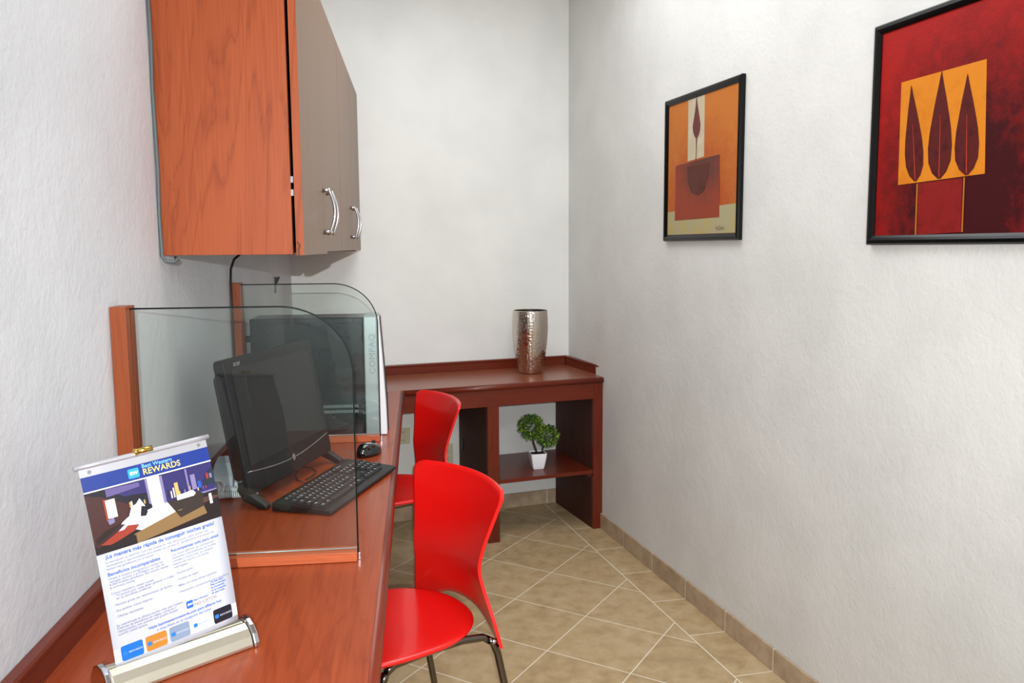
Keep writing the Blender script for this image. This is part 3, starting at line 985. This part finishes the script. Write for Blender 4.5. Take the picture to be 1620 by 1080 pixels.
shape([(.0, .0), (.30, .0), (.30, .14), (.26, .18), (.06, .08), (.0, .12)], 11)
rect(.92, .28, .945, .46, 3); rect(.93, .72, .95, .82, 10); rect(.96, .72, .98, .80, 14)
for i in range(1, 8):
    bmesh.ops.bisect_plane(pic.bm, geom=pic.bm.verts[:] + pic.bm.edges[:] + pic.bm.faces[:], plane_co=(i / 8, 0, 0), plane_no=(1, 0, 0))
for i in range(1, 20):
    bmesh.ops.bisect_plane(pic.bm, geom=pic.bm.verts[:] + pic.bm.edges[:] + pic.bm.faces[:], plane_co=(0, i / 20, 0), plane_no=(0, 1, 0))
for v_ in pic.bm.verts:
    v_.co = sheet(v_.co.x, v_.co.y, v_.co.z)
pic.build('hotel_room_print', pm, sh, normals=False)
flat(0, .880, 1, .886, .0024, 6, 1).build('white_line', ink('white_ink', (240, 240, 250)), sh, normals=False)
# lettering
blue = ink('blue_lettering', (34, 84, 190)); grey = ink('grey_lettering', (120, 122, 150)); gold = ink('gold_lettering', (205, 190, 110)); pale = ink('pale_blue_ink', (120, 190, 240))
def T(mb, body, size, u, v, mi=0, d=.0009, **kw):
    add_text(mb, body, size, lambda x, y: sheet(u + x / PW, v + y / PH_, d), mi, **kw)
mb = MB(); T(mb, 'REWARDS', .0125, .445, .900, d=.0012, bold=.0002); mb.build('gold_heading', gold, sh, normals=False)
mb = MB(); T(mb, 'Best Western', .0082, .445, .934, d=.0012, bold=.0001); mb.build('pale_heading', pale, sh, normals=False)
def badge(u, v, w, h, name, color, txt, tsize, d=.0010):
    mb = MB()
    q = rr(u, u + w, v, v + h, min(w, h) * .18, 3)
    mb.poly([sheet(a, b, d) for a, b in q])
    bo = mb.build(name, color, sh, normals=False)
    if txt:
        mb = MB(); T(mb, txt, tsize, u + w * .16, v + h * .35, d=d + .0004, bold=.0002)
        mb.build('badge_lettering', ink('badge_white', (225, 240, 255)), bo, normals=False)
    return bo
badge(.335, .896, .085, .048, 'logo_badge', ink('badge_blue', (40, 150, 225)), 'BW', .0072, .0011)
mb = MB(); T(mb, '\u00a1La manera m\u00e1s r\u00e1pida de conseguir noches gratis!', .0081, .055, .548, bold=.00018)
T(mb, 'Beneficios incomparables', .0074, .05, .462, bold=.00012)
T(mb, 'Recompensas solo para usted', .0064, .535, .480, bold=.00012)
T(mb, 'Best Western', .0042, .650, .192, bold=.00005)
T(mb, '\u00bfYa est\u00e1 listo?', .0040, .805, .252, bold=.0001)
for i, s in enumerate(('Pida su formato', 'de inscripci\u00f3n', 'en la recepci\u00f3n', 'de este hotel')):
    T(mb, s, .0040, .805, .237 - i * .015, bold=.0001)
T(mb, 'Visite bestwesternrewards.com para afiliarse hoy', .0058, .27, .136, bold=.0001)
T(mb, 'o suscr\u00edbase en la recepci\u00f3n del hotel', .0056, .33, .114)
mb.build('blue_lettering', blue, sh, normals=False)
mb = MB()
body1 = ['La inscripci\u00f3n es GRATIS. Con m\u00e1s hoteles en m\u00e1s ubicaciones, usted obtiene m\u00e1s', 'recompensas y oportunidades para canjear sus puntos. Es sencillamente el programa de', 'lealtad m\u00e1s gratificante en el mundo.']
for i, s in enumerate(body1):
    T(mb, s, .0046, .05, .525 - i * .0165, bold=.00005)
b2 = ['\u00danase a nuestro programa y reciba los', 'ventajas, puntos y privilegios en m\u00e1s de', '4,000 hoteles alrededor del mundo desde', 'la primera noche.', '', 'Como miembro, usted recibe:', '  - 10 puntos por cada d\u00f3lar gastado o millas', '    en su aerol\u00ednea preferida', '', '- Noches gratis sin restricciones de fechas', '', '- Sus puntos nunca expiran', '', '- Ofertas exclusivas', '', '', 'Su membres\u00eda le ofrece mucho m\u00e1s que hoteles.', 'Disfrute de beneficios en viajes, compras y', 'restaurantes, con puntos que puede canjear', 'cuando usted quiera.']
for i, s in enumerate(b2):
    T(mb, s, .0050, .05, .443 - i * .0148, bold=.00005)
b3 = ['Los socios disfrutan de recompensas', 'exclusivas y personalizadas en hoteles,', 'comidas y mucho m\u00e1s, en cualquier', 'destino del mundo y sin fechas', 'restringidas:', '', '- Noches gratis', '', '- Tarjetas de regalo', '', '- Millas con l\u00edneas a\u00e9reas asociadas', '', '- Descuentos y promociones para miembros']
for i, s in enumerate(b3):
    T(mb, s, .0046, .535, .460 - i * .0165, bold=.00005)
mb.build('body_lettering', grey, sh, normals=False)
mb = MB(); T(mb, 'NO CATCH.', .0068, .650, .166); mb.build('brown_lettering', ink('brown_lettering', (150, 110, 90)), sh, normals=False)
badge(.585, .166, .055, .038, 'logo_badge', ink('badge_deep_blue', (30, 100, 200)), 'BW', .005)
flat(.0, .03, 1, .098, .0004, 6, 1).build('pale_footer', ink('pale_footer_ink', (216, 220, 236)), sh, normals=False)
cards = [((20, 110, 210), 'card_print'), ((190, 126, 50), 'card_print'), ((130, 148, 172), 'card_print'), ((222, 228, 242), 'card_print'), ((24, 26, 38), 'card_print')]
for i, (c, nm) in enumerate(cards):
    u0 = .05 + i * .185
    o = badge(u0, .028, .165, .076, nm, ink('card_ink_%s' % 'abcde'[i], c), None, 0, .0008)
    m2 = MB(); m2.poly([sheet(a, b, .0011) for a, b in rr(u0 + .012, u0 + .045, .055, .075, .004, 2)])
    m2.build('card_badge', ink('badge_blue', (40, 120, 210)), o, normals=False)
    m2 = MB(); T(m2, 'REWARDS', .0042, u0 + .055, .060, d=.0012); m2.build('card_lettering', ink('card_text', (200, 210, 225) if i != 3 else (70, 100, 180)), o, normals=False)

# ------------------------------------------------------------------ vase
def vase_material():
    m, nt, p = mat('embossed_silver')
    uv = N(nt, 'ShaderNodeTexCoord')
    sep = N(nt, 'ShaderNodeSeparateXYZ')
    nt.links.new(uv.outputs['UV'], sep.inputs[0])
    cx = math_node(nt, 'MULTIPLY', sep.outputs[0], 34)
    cz = math_node(nt, 'MULTIPLY', sep.outputs[1], 66)
    comb = N(nt, 'ShaderNodeCombineXYZ')
    nt.links.new(cx, comb.inputs[0]); nt.links.new(cz, comb.inputs[1])
    v = N(nt, 'ShaderNodeTexVoronoi', distance='CHEBYCHEV', feature='F1')
    v.inputs['Scale'].default_value = 1; v.inputs['Randomness'].default_value = .75
    nt.links.new(comb.outputs[0], v.inputs['Vector'])
    pp = math_node(nt, 'PINGPONG', math_node(nt, 'MULTIPLY', v.outputs['Distance'], 3.2), .5)
    b = N(nt, 'ShaderNodeBump'); b.inputs['Strength'].default_value = .6; b.inputs['Distance'].default_value = .0016
    nt.links.new(pp, b.inputs['Height'])
    nt.links.new(b.outputs[0], p.inputs['Normal'])
    p.inputs['Base Color'].default_value = lin((206, 196, 184))
    p.inputs['Metallic'].default_value = 1
    p.inputs['Roughness'].default_value = .12
    return m
vz = thing('vase', (*Bw(-.308, -.212), D), 0, 'tall silver vase with embossed pattern standing on the corner desk', 'vase')
mb = MB()
prof = [(0, .001), (.056, .001), (.060, .006), (.066, .03), (.076, .08), (.084, .13), (.0885, .18), (.0895, .22), (.088, .26), (.0865, .283), (.086, .287), (.0845, .285)]
mb.lathe([(r_, z_ * 1.115) for r_, z_ in prof], 64, uv=True)
mb.build('body', vase_material(), vz, normals=False)
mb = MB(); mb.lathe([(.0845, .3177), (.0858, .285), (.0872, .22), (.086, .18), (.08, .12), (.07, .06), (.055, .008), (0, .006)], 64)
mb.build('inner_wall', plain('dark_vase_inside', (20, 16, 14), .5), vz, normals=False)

# ------------------------------------------------------------------ potted topiary on the shelf
pt = thing('potted_plant', (*Bw(-.322, -.335), .301), ROT_B - R(8), 'small artificial plant with two leafy balls in a white pot on the shelf', 'plant')
mb = MB()
def sq(w, z, n=6):
    r = w * .12
    return [Vector((a, b, z)) for a, b in rr(-w / 2, w / 2, -w / 2, w / 2, r, 3)]
rings = [sq(w, z) for w, z in ((.054, .0005), (.060, .010), (.070, .035), (.078, .060), (.082, .077), (.082, .080), (.074, .080), (.073, .072))]
vr = [[mb.bm.verts.new(p) for p in r_] for r_ in rings]
for a, b in zip(vr, vr[1:]):
    for i in range(len(a)):
        j = (i + 1) % len(a)
        mb.bm.faces.new((a[i], a[j], b[j], b[i])).smooth = False
mb.bm.faces.new(vr[0][::-1]); mb.bm.faces.new(vr[-1])
mb.build('pot', M['ceramic'], pt)
mb = MB(); mb.prism([(p.x, p.y) for p in sq(.070, 0)], .0725, .0745); mb.build('soil', M['soil'], pt)
def leaf_material():
    m, nt, p = mat('boxwood_leaf')
    g = N(nt, 'ShaderNodeNewGeometry')
    r = ramp(nt, [(0, (22, 48, 18)), (.45, (52, 92, 28)), (.78, (108, 140, 40)), (1, (176, 192, 70))])
    nt.links.new(g.outputs['Random Per Island'], r.inputs[0])
    nt.links.new(r.outputs[0], p.inputs['Base Color'])
    p.inputs['Roughness'].default_value = .45
    return m
LM = leaf_material()
def ball(c, rad, n):
    mb = MB()
    c = Vector(c)
    rnd = random.Random(int(rad * 10000))
    for k in range(n):
        z = rnd.uniform(-1, 1); a = rnd.uniform(0, 2 * PI); s = math.sqrt(1 - z * z)
        d = Vector((s * math.cos(a), s * math.sin(a), z))
        base = c + d * rad * rnd.uniform(.45, .86)
        dr = (d + Vector((rnd.uniform(-1, 1), rnd.uniform(-1, 1), rnd.uniform(-.6, 1))) * .55).normalized()
        side = dr.cross(Vector((rnd.uniform(-1, 1), rnd.uniform(-1, 1), rnd.uniform(-1, 1)))).normalized()
        up = dr.cross(side)
        L_ = rnd.uniform(.012, .018); w = rnd.uniform(.0028, .0042)
        b0 = mb.bm.verts.new(base); t0 = mb.bm.verts.new(base + dr * L_ - up * .001)
        l = mb.bm.verts.new(base + dr * L_ * .5 + side * w + up * .0014); r_ = mb.bm.verts.new(base + dr * L_ * .5 - side * w + up * .0014)
        mb.bm.faces.new((b0, l, t0)); mb.bm.faces.new((b0, t0, r_))
    return mb
ball((-.032, .0, .210), .071, 1150).build('leaf_ball', LM, pt, normals=False)
ball((.052, .0, .160), .062, 950).build('leaf_ball', LM, pt, normals=False)
mb = MB(); mb.tube([(-.004, 0, .072), (-.008, 0, .095), (-.020, 0, .130), (-.024, 0, .18)], [.0055, .0045, .004, .003], 8); mb.build('stem', M['stem'], pt)
mb = MB(); mb.tube([(.022, 0, .072), (.026, 0, .09), (.034, 0, .115), (.044, 0, .15)], [.0045, .004, .0035, .003], 8); mb.build('stem', M['stem'], pt)

# ------------------------------------------------------------------ red chairs
def make_chair():
    """local +y is the way the chair faces; seat centre over the origin"""
    t = thing('chair', (0, 0, 0), 0, None, 'chair', 'red plywood chairs')
    ZS = .445
    # seat: round at the back, squarer at the front, edges rolled
    out = []
    for i in range(72):
        a = 2 * PI * i / 72
        ca, sa = math.cos(a), math.sin(a)
        e = 2.15 if sa < 0 else 3.2
        r_ = (abs(ca / .202) ** e + abs(sa / (.204 if sa < 0 else .225)) ** e) ** (-1 / e)
        out.append((r_ * ca, r_ * sa))
    def seat_z(x, y):
        dish = -.008 * math.exp(-((x / .13) ** 2 + ((y + .03) / .13) ** 2))
        roll_ = -.10 * max(0, y - .10) ** 1.35
        return ZS + dish + roll_
    mb = MB()
    th = .012
    fr = [0, .25, .45, .62, .76, .88, .95, .985, 1.0]
    dz = [0, 0, 0, 0, 0, 0, -.0003, -.0015, -.005]
    top = []
    for f, d_ in zip(fr, dz):
        top.append([mb.bm.verts.new((x * f, y * f, seat_z(x * f, y * f) + d_)) for x, y in out] if f else [mb.bm.verts.new((0, 0, seat_z(0, 0)))])
    bot = []
    for f in (.985, .9, .5):
        bot.append([mb.bm.verts.new((x * f, y * f, seat_z(x * f, y * f) - th)) for x, y in out])
    seq = top + bot
    for A, B in zip(seq, seq[1:]):
        for i in range(72):
            j = (i + 1) % 72
            f = mb.bm.faces.new((A[0], B[i], B[j])) if len(A) == 1 else mb.bm.faces.new((A[i], B[i], B[j], A[j]))
            f.smooth = True
    mb.bm.faces.new(bot[-1])
    mb.build('seat', M['red'], t)
    # backrest: bent sheet, wide at the top, waisted, two tongues down to the frame
    mb = MB()
    zt, zbm = .800, .392
    def spline(pts, v):
        v = min(1, max(0, v))
        for i in range(len(pts) - 1):
            (a, wa), (b, wb) = pts[i], pts[i + 1]
            if v <= b:
                sa = (wb - pts[i - 1][1]) / (b - pts[i - 1][0]) if i else (wb - wa) / (b - a)
                sb = (pts[i + 2][1] - wa) / (pts[i + 2][0] - a) if i + 2 < len(pts) else (wb - wa) / (b - a)
                k = (v - a) / (b - a); h = b - a
                return wa * (2 * k ** 3 - 3 * k * k + 1) + sa * h * (k ** 3 - 2 * k * k + k) + wb * (3 * k * k - 2 * k ** 3) + sb * h * (k ** 3 - k * k)
    def half_w(v):                                 # v 0 bottom .. 1 top
        return spline([(0, .214), (.15, .198), (.35, .172), (.50, .162), (.62, .170), (.80, .195), (.93, .211), (1, .214)], v)
    def arch(w):                                   # lower edge: high in the middle, down at both sides
        a = abs(w)
        if a < .86:
            return .175 - .10 * (a / .86) ** 4 if a > .0 else .175
        return 0.0
    def fn(u, v):
        w = 2 * u - 1
        lo = .0 if abs(w) > .75 else .135 * (1 - (abs(w) / .75) ** 3.0)
        # rounded upper corners
        hi = 1 - .035 * max(0, (abs(w) - .86) / .14) ** 2.2
        hi -= .018 * w * w
        vv = lo + (hi - lo) * v
        hw = half_w(vv)
        x = w * hw
        z = zbm + (zt - zbm) * vv
        curve = .046 * (abs(x) / .205) ** 2.0
        y = spline(((0, -.240), (.2, -.218), (.42, -.192), (.52, -.190), (.75, -.216), (1, -.254)), vv) + curve
        return Vector((x, y, z))
    def fn2(u, v):
        p = fn(u, v); e = 1e-3
        a = fn(min(1, u + e), v) - fn(max(0, u - e), v); b = fn(u, min(1, v + e)) - fn(u, max(0, v - e))
        n = b.cross(a)
        n = n.normalized() if n.length > 1e-9 else Vector((0, 1, 0))
        return p, n
    # columns bunched at the sides
    cols = [0, .012, .03, .06, .09, .1249, .1251, .15, .19, .24, .30, .36, .43, .5]
    cols = cols + [1 - c for c in cols[-2::-1]]
    nu = len(cols) - 1
    mb.grid_shell(lambda u, v: fn2(cols[int(round(u * nu))], v), nu, 26, .0085)
    mb.build('backrest', M['red'], t)
    for sx in (-1, 1):
        x = sx * .186
        # one bent tube each side: front leg, under-seat rail, rear leg
        pts = [(x * 1.08, .175, 0.004), (x * 1.0, .150, .20), (x * .93, .128, .38), (x * .91, .115, .408), (x * .90, .09, .420), (x * .90, .0, .424), (x * .92, -.10, .424), (x * .98, -.155, .420), (x * 1.03, -.178, .405), (x * 1.05, -.190, .375), (x * 1.10, -.225, .20), (x * 1.16, -.265, .004)]
        sm = []
        for a, b in zip(pts, pts[1:]):
            a, b = Vector(a), Vector(b)
            sm += [a.lerp(b, k / 2) for k in range(2)]
        sm.append(Vector(pts[-1]))
        # split it into the rear leg, the rail and the front leg
        def part(name, seg):
            m_ = MB(); m_.tube(seg, .0098, 14); return m_.build(name, M['tube'], t)
        fl = part('leg', sm[:7]); part('side_rail', sm[6:16]); rl = part('leg', sm[15:])
        for leg, q in ((fl, pts[0]), (rl, pts[-1])):
            m_ = MB(); m_.tube([(q[0], q[1], .0), (q[0], q[1], .018)], .0125, 12); m_.build('foot_cap', M['black_matt'], leg)
        m_ = MB(); m_.tube([(sx * .197, -.170, .408), (sx * .197, -.192, .408)], .006, 10); m_.build('bolt', M['chrome'], t)
    m_ = MB(); m_.tube([(-.168, .06, .424), (.168, .06, .424)], .008, 12); m_.build('cross_rail', M['tube'], t)
    m_ = MB(); m_.tube([(-.170, -.10, .424), (.170, -.10, .424)], .008, 12); m_.build('cross_rail', M['tube'], t)
    return t
YAW = math.atan2(.8, -.6)
ch = make_chair()
ch.location = (-.312, 2.046, 0)
ch.rotation_euler.z = YAW
ch['label'] = 'red plywood chair with curved back pulled up to the counter, the near one'
c2 = copy_tree(ch)
c2.location = (-.482, 3.236, 0)
c2.rotation_euler.z = math.atan2(.875, -.484)
c2['label'] = 'red plywood chair partly hidden behind the near chair, beside the corner desk'

# ------------------------------------------------------------------ paintings on the right wall
def painted(name, c1, c2, scale=6, rough=.55, c3=None, streak=False):
    m, nt, p = mat(name)
    tc = N(nt, 'ShaderNodeTexCoord')
    n = N(nt, 'ShaderNodeTexNoise'); n.inputs['Scale'].default_value = scale; n.inputs['Detail'].default_value = 5; n.inputs['Roughness'].default_value = .65
    nt.links.new(tc.outputs['Object'], n.inputs['Vector'])
    p.inputs['Specular IOR Level'].default_value = .15
    r = ramp(nt, [(.3, c1), (.5, c3 or c2), (.7, c2)])
    nt.links.new(n.outputs['Fac'], r.inputs[0])
    nt.links.new(r.outputs[0], p.inputs['Base Color'])
    p.inputs['Roughness'].default_value = rough
    f = N(nt, 'ShaderNodeTexNoise'); f.inputs['Scale'].default_value = 220
    nt.links.new(tc.outputs['Object'], f.inputs['Vector'])
    b = N(nt, 'ShaderNodeBump'); b.inputs['Strength'].default_value = .35; b.inputs['Distance'].default_value = .0012
    nt.links.new(f.outputs['Fac'], b.inputs['Height'])
    nt.links.new(b.outputs[0], p.inputs['Normal'])
    return m
def field_material(name, edge, mid, cx, cz, rx, rz, lo=None):
    """painted field that turns from one pigment to the other around the motif"""
    m, nt, p = mat(name)
    tc = N(nt, 'ShaderNodeTexCoord')
    sep = N(nt, 'ShaderNodeSeparateXYZ'); nt.links.new(tc.outputs['Object'], sep.inputs[0])
    dx = math_node(nt, 'DIVIDE', math_node(nt, 'SUBTRACT', sep.outputs[0], cx), rx)
    dz = math_node(nt, 'DIVIDE', math_node(nt, 'SUBTRACT', sep.outputs[2], cz), rz)
    d = math_node(nt, 'SQRT', math_node(nt, 'ADD', math_node(nt, 'MULTIPLY', dx, dx), math_node(nt, 'MULTIPLY', dz, dz)))
    n = N(nt, 'ShaderNodeTexNoise'); n.inputs['Scale'].default_value = 30; n.inputs['Detail'].default_value = 6; n.inputs['Roughness'].default_value = .7
    nt.links.new(tc.outputs['Object'], n.inputs['Vector'])
    v = math_node(nt, 'ADD', d, math_node(nt, 'MULTIPLY', math_node(nt, 'SUBTRACT', n.outputs['Fac'], .5), .8))
    p.inputs['Specular IOR Level'].default_value = .15
    r = ramp(nt, [(.35, mid), (1.0, edge)])
    nt.links.new(v, r.inputs[0])
    nt.links.new(r.outputs[0], p.inputs['Base Color'])
    p.inputs['Roughness'].default_value = .5
    f = N(nt, 'ShaderNodeTexNoise'); f.inputs['Scale'].default_value = 260
    nt.links.new(tc.outputs['Object'], f.inputs['Vector'])
    b = N(nt, 'ShaderNodeBump'); b.inputs['Strength'].default_value = .4; b.inputs['Distance'].default_value = .0012
    nt.links.new(f.outputs['Fac'], b.inputs['Height'])
    nt.links.new(b.outputs[0], p.inputs['Normal'])
    return m
def painting(r0, r1, z0, z1, label):
    rc, zc = (r0 + r1) / 2, (z0 + z1) / 2
    p = Rw(rc)
    t = thing('painting', (p.x, p.y, zc), ROT_P, label, 'painting', 'paintings on the plaster wall')
    w, h = (r1 - r0) / 2, (z1 - z0) / 2
    b = .024
    # moulded frame: four mitred lengths in one mesh
    prof = [(0, -.001), (0, -.014), (.004, -.019), (.012, -.020), (.018, -.017), (b, -.013), (b, -.001)]
    mb = MB()
    rings = []
    for sx, sz in ((-1, -1), (1, -1), (1, 1), (-1, 1)):
        rings.append([mb.bm.verts.new((sx * (w - q[0]), q[1], sz * (h - q[0]))) for q in prof])
    for i in range(4):
        A, B = rings[i], rings[(i + 1) % 4]
        for k in range(len(prof)):
            l = (k + 1) % len(prof)
            mb.bm.faces.new((A[k], B[k], B[l], A[l]))
    mb.build('frame', M['frame'], t)
    mb = MB(); mb.box(-w + b - .002, w - b + .002, -.010, -.002, -h + b - .002, h - b + .002)
    return t, mb, (rc, zc, w - b, h - b)
def leaf_shape(cx, zb, zt, w, n=14, lean_=0):
    """pointed feather leaf outline, wide low down"""
    prof = [(0, .12), (.06, .62), (.16, .92), (.30, 1), (.45, .93), (.60, .72), (.75, .46), (.88, .22), (1, .02)]
    L_ = [(cx + lean_ * t - w * k * (1 + .05 * math.sin(t * 50)), zb + (zt - zb) * t) for t, k in prof]
    R_ = [(cx + lean_ * t + w * k * (1 + .05 * math.cos(t * 47)), zb + (zt - zb) * t) for t, k in prof]
    return L_ + R_[::-1]
def flat_on(t, name, pts, m, d, th=.0006):
    mb = MB(); mb.prism(pts, -.010 - d, -.010 - d - th, 'Y')
    return mb.build(name, m, t)
# far painting: one leaf over a brown square
t, mb, (rc, zc, iw, ih) = painting(1.138, 1.694, 1.420, 1.972, 'smaller looking orange painting of one leaf over a square, hung nearer the corner')
cv = mb.build('canvas', field_material('orange_field', (178, 104, 42), (160, 70, 32), 0, -.22, .34, .44), t)
X = lambda r: r - rc
Z = lambda z: z - zc
flat_on(cv, 'pale_ground', [(-iw + .001, -ih + .001), (iw - .001, -ih + .001), (iw - .001, Z(1.545)), (-iw + .001, Z(1.535))], painted('pale_ochre_paint', (172, 150, 84), (160, 152, 118), 10), .0001)
flat_on(cv, 'pale_strip', [(X(1.320), Z(1.72)), (X(1.442), Z(1.725)), (X(1.440), ih - .001), (X(1.318), ih - .001)], painted('bone_paint', (196, 186, 160), (178, 166, 140), 16), .0001)
flat_on(cv, 'square', [(X(1.225), Z(1.500)), (X(1.559), Z(1.502)), (X(1.552), Z(1.722)), (X(1.225), Z(1.712))], field_material('rust_field', (138, 58, 36), (92, 52, 44), .02, .04, .24, .20), .0009)
ush = [(X(1.320), Z(1.700)), (X(1.325), Z(1.64)), (X(1.355), Z(1.600)), (X(1.403), Z(1.586)), (X(1.450), Z(1.602)), (X(1.476), Z(1.65)), (X(1.482), Z(1.70))]
flat_on(cv, 'bowl_shape', ush, painted('umber_paint', (72, 38, 34), (86, 46, 38), 12), .0017)
lf = [(X(1.384) + dx, Z(z)) for dx, z in ((-.004, 1.956), (.004, 1.925), (.012, 1.90), (.022, 1.87), (.029, 1.845), (.027, 1.825), (.018, 1.808), (.006, 1.797), (.004, 1.75), (.001, 1.718), (-.003, 1.718), (0, 1.75), (-.002, 1.797), (-.014, 1.808), (-.025, 1.825), (-.028, 1.845), (-.021, 1.87), (-.012, 1.90), (-.007, 1.925))]
flat_on(cv, 'leaf_shape', lf, painted('plum_paint', (86, 44, 44), (100, 52, 50), 20), .0009)
mb = MB(); add_text(mb, 'H.Dert', .020, lambda x, y: Vector((X(1.535) + x, -.0122, Z(1.457) + y)), shear=.3)
mb.build('signature', painted('signature_paint', (110, 92, 60), (120, 100, 66)), cv, normals=False)
# near painting: three leaves on a yellow square
t, mb, (rc, zc, iw, ih) = painting(2.325, 2.888, 1.400, 1.965, 'deep red painting of three dark leaves on a yellow square')
cv = mb.build('canvas', field_material('red_field', (152, 24, 20), (58, 13, 17), .03, -.16, .38, .44), t)
X = lambda r: r - rc
Z = lambda z: z - zc
flat_on(cv, 'yellow_square', [(X(2.427), Z(1.551)), (X(2.693), Z(1.557)), (X(2.681), Z(1.809)), (X(2.423), Z(1.806))], painted('amber_paint', (186, 104, 22), (202, 122, 30), 8), .0001)
flat_on(cv, 'red_block', [(X(2.500), Z(1.424)), (X(2.635), Z(1.428)), (X(2.632), Z(1.5525)), (X(2.497), Z(1.550))], painted('crimson_paint', (106, 20, 20), (124, 26, 24), 20), .0009)
flat_on(cv, 'gold_line', [(X(2.493), Z(1.424)), (X(2.497), Z(1.424)), (X(2.495), Z(1.5495)), (X(2.491), Z(1.5495))], painted('gold_paint', (150, 90, 30), (170, 104, 34)), .0009)
flat_on(cv, 'gold_line', [(X(2.637), Z(1.428)), (X(2.641), Z(1.428)), (X(2.639), Z(1.5535)), (X(2.635), Z(1.5535))], painted('gold_paint', (150, 90, 30), (170, 104, 34)), .0009)
dark = painted('oxblood_paint', (62, 18, 20), (82, 26, 24), 40)
for cx, zb, zt, w, ln in ((2.486, 1.556, 1.792, .030, -.028), (2.562, 1.556, 1.807, .036, -.008), (2.643, 1.558, 1.786, .034, -.012)):
    lo = flat_on(cv, 'leaf_shape', leaf_shape(X(cx), Z(zb), Z(zt), w, lean_=ln), dark, .0009)
    flat_on(lo, 'leaf_vein', [(X(cx) - .0012, Z(zb + .005)), (X(cx) + .0012, Z(zb + .005)), (X(cx) + ln * .6 + .0004, Z(zb + (zt - zb) * .6)), (X(cx) + ln * .6 - .0004, Z(zb + (zt - zb) * .6))], painted('red_vein_paint', (150, 40, 30), (170, 60, 40)), .0017)

# ------------------------------------------------------------------ wall sockets under the desk
for x, z, w, h, lab in ((-.930, .445, .076, .082, 'cream wall socket on the back wall beside the counter edge'), (-.700, .325, .070, .116, 'upright cream wall socket low on the back wall near the partition')):
    p = Bw(x, 0)
    t = thing('wall_socket', (p.x, p.y, z), ROT_B, lab, 'socket', 'wall sockets under the desk')
    mb = MB(); mb.box(-w / 2, w / 2, -.008, -.0005, -h / 2, h / 2, .002); pl = mb.build('cover_plate', M['outlet'], t)
    for zz in (-.02, .02):
        mb = MB(); mb.box(-.014, .014, -.0105, -.0082, zz - .013, zz + .013, .002); f = mb.build('receptacle', M['outlet'], pl)
        mb = MB()
        for xx in (-.006, .004):
            mb.box(xx, xx + .002, -.0112, -.0106, zz - .004, zz + .005)
        mb.build('slot', M['black'], f)
bpy.context.view_layer.update()
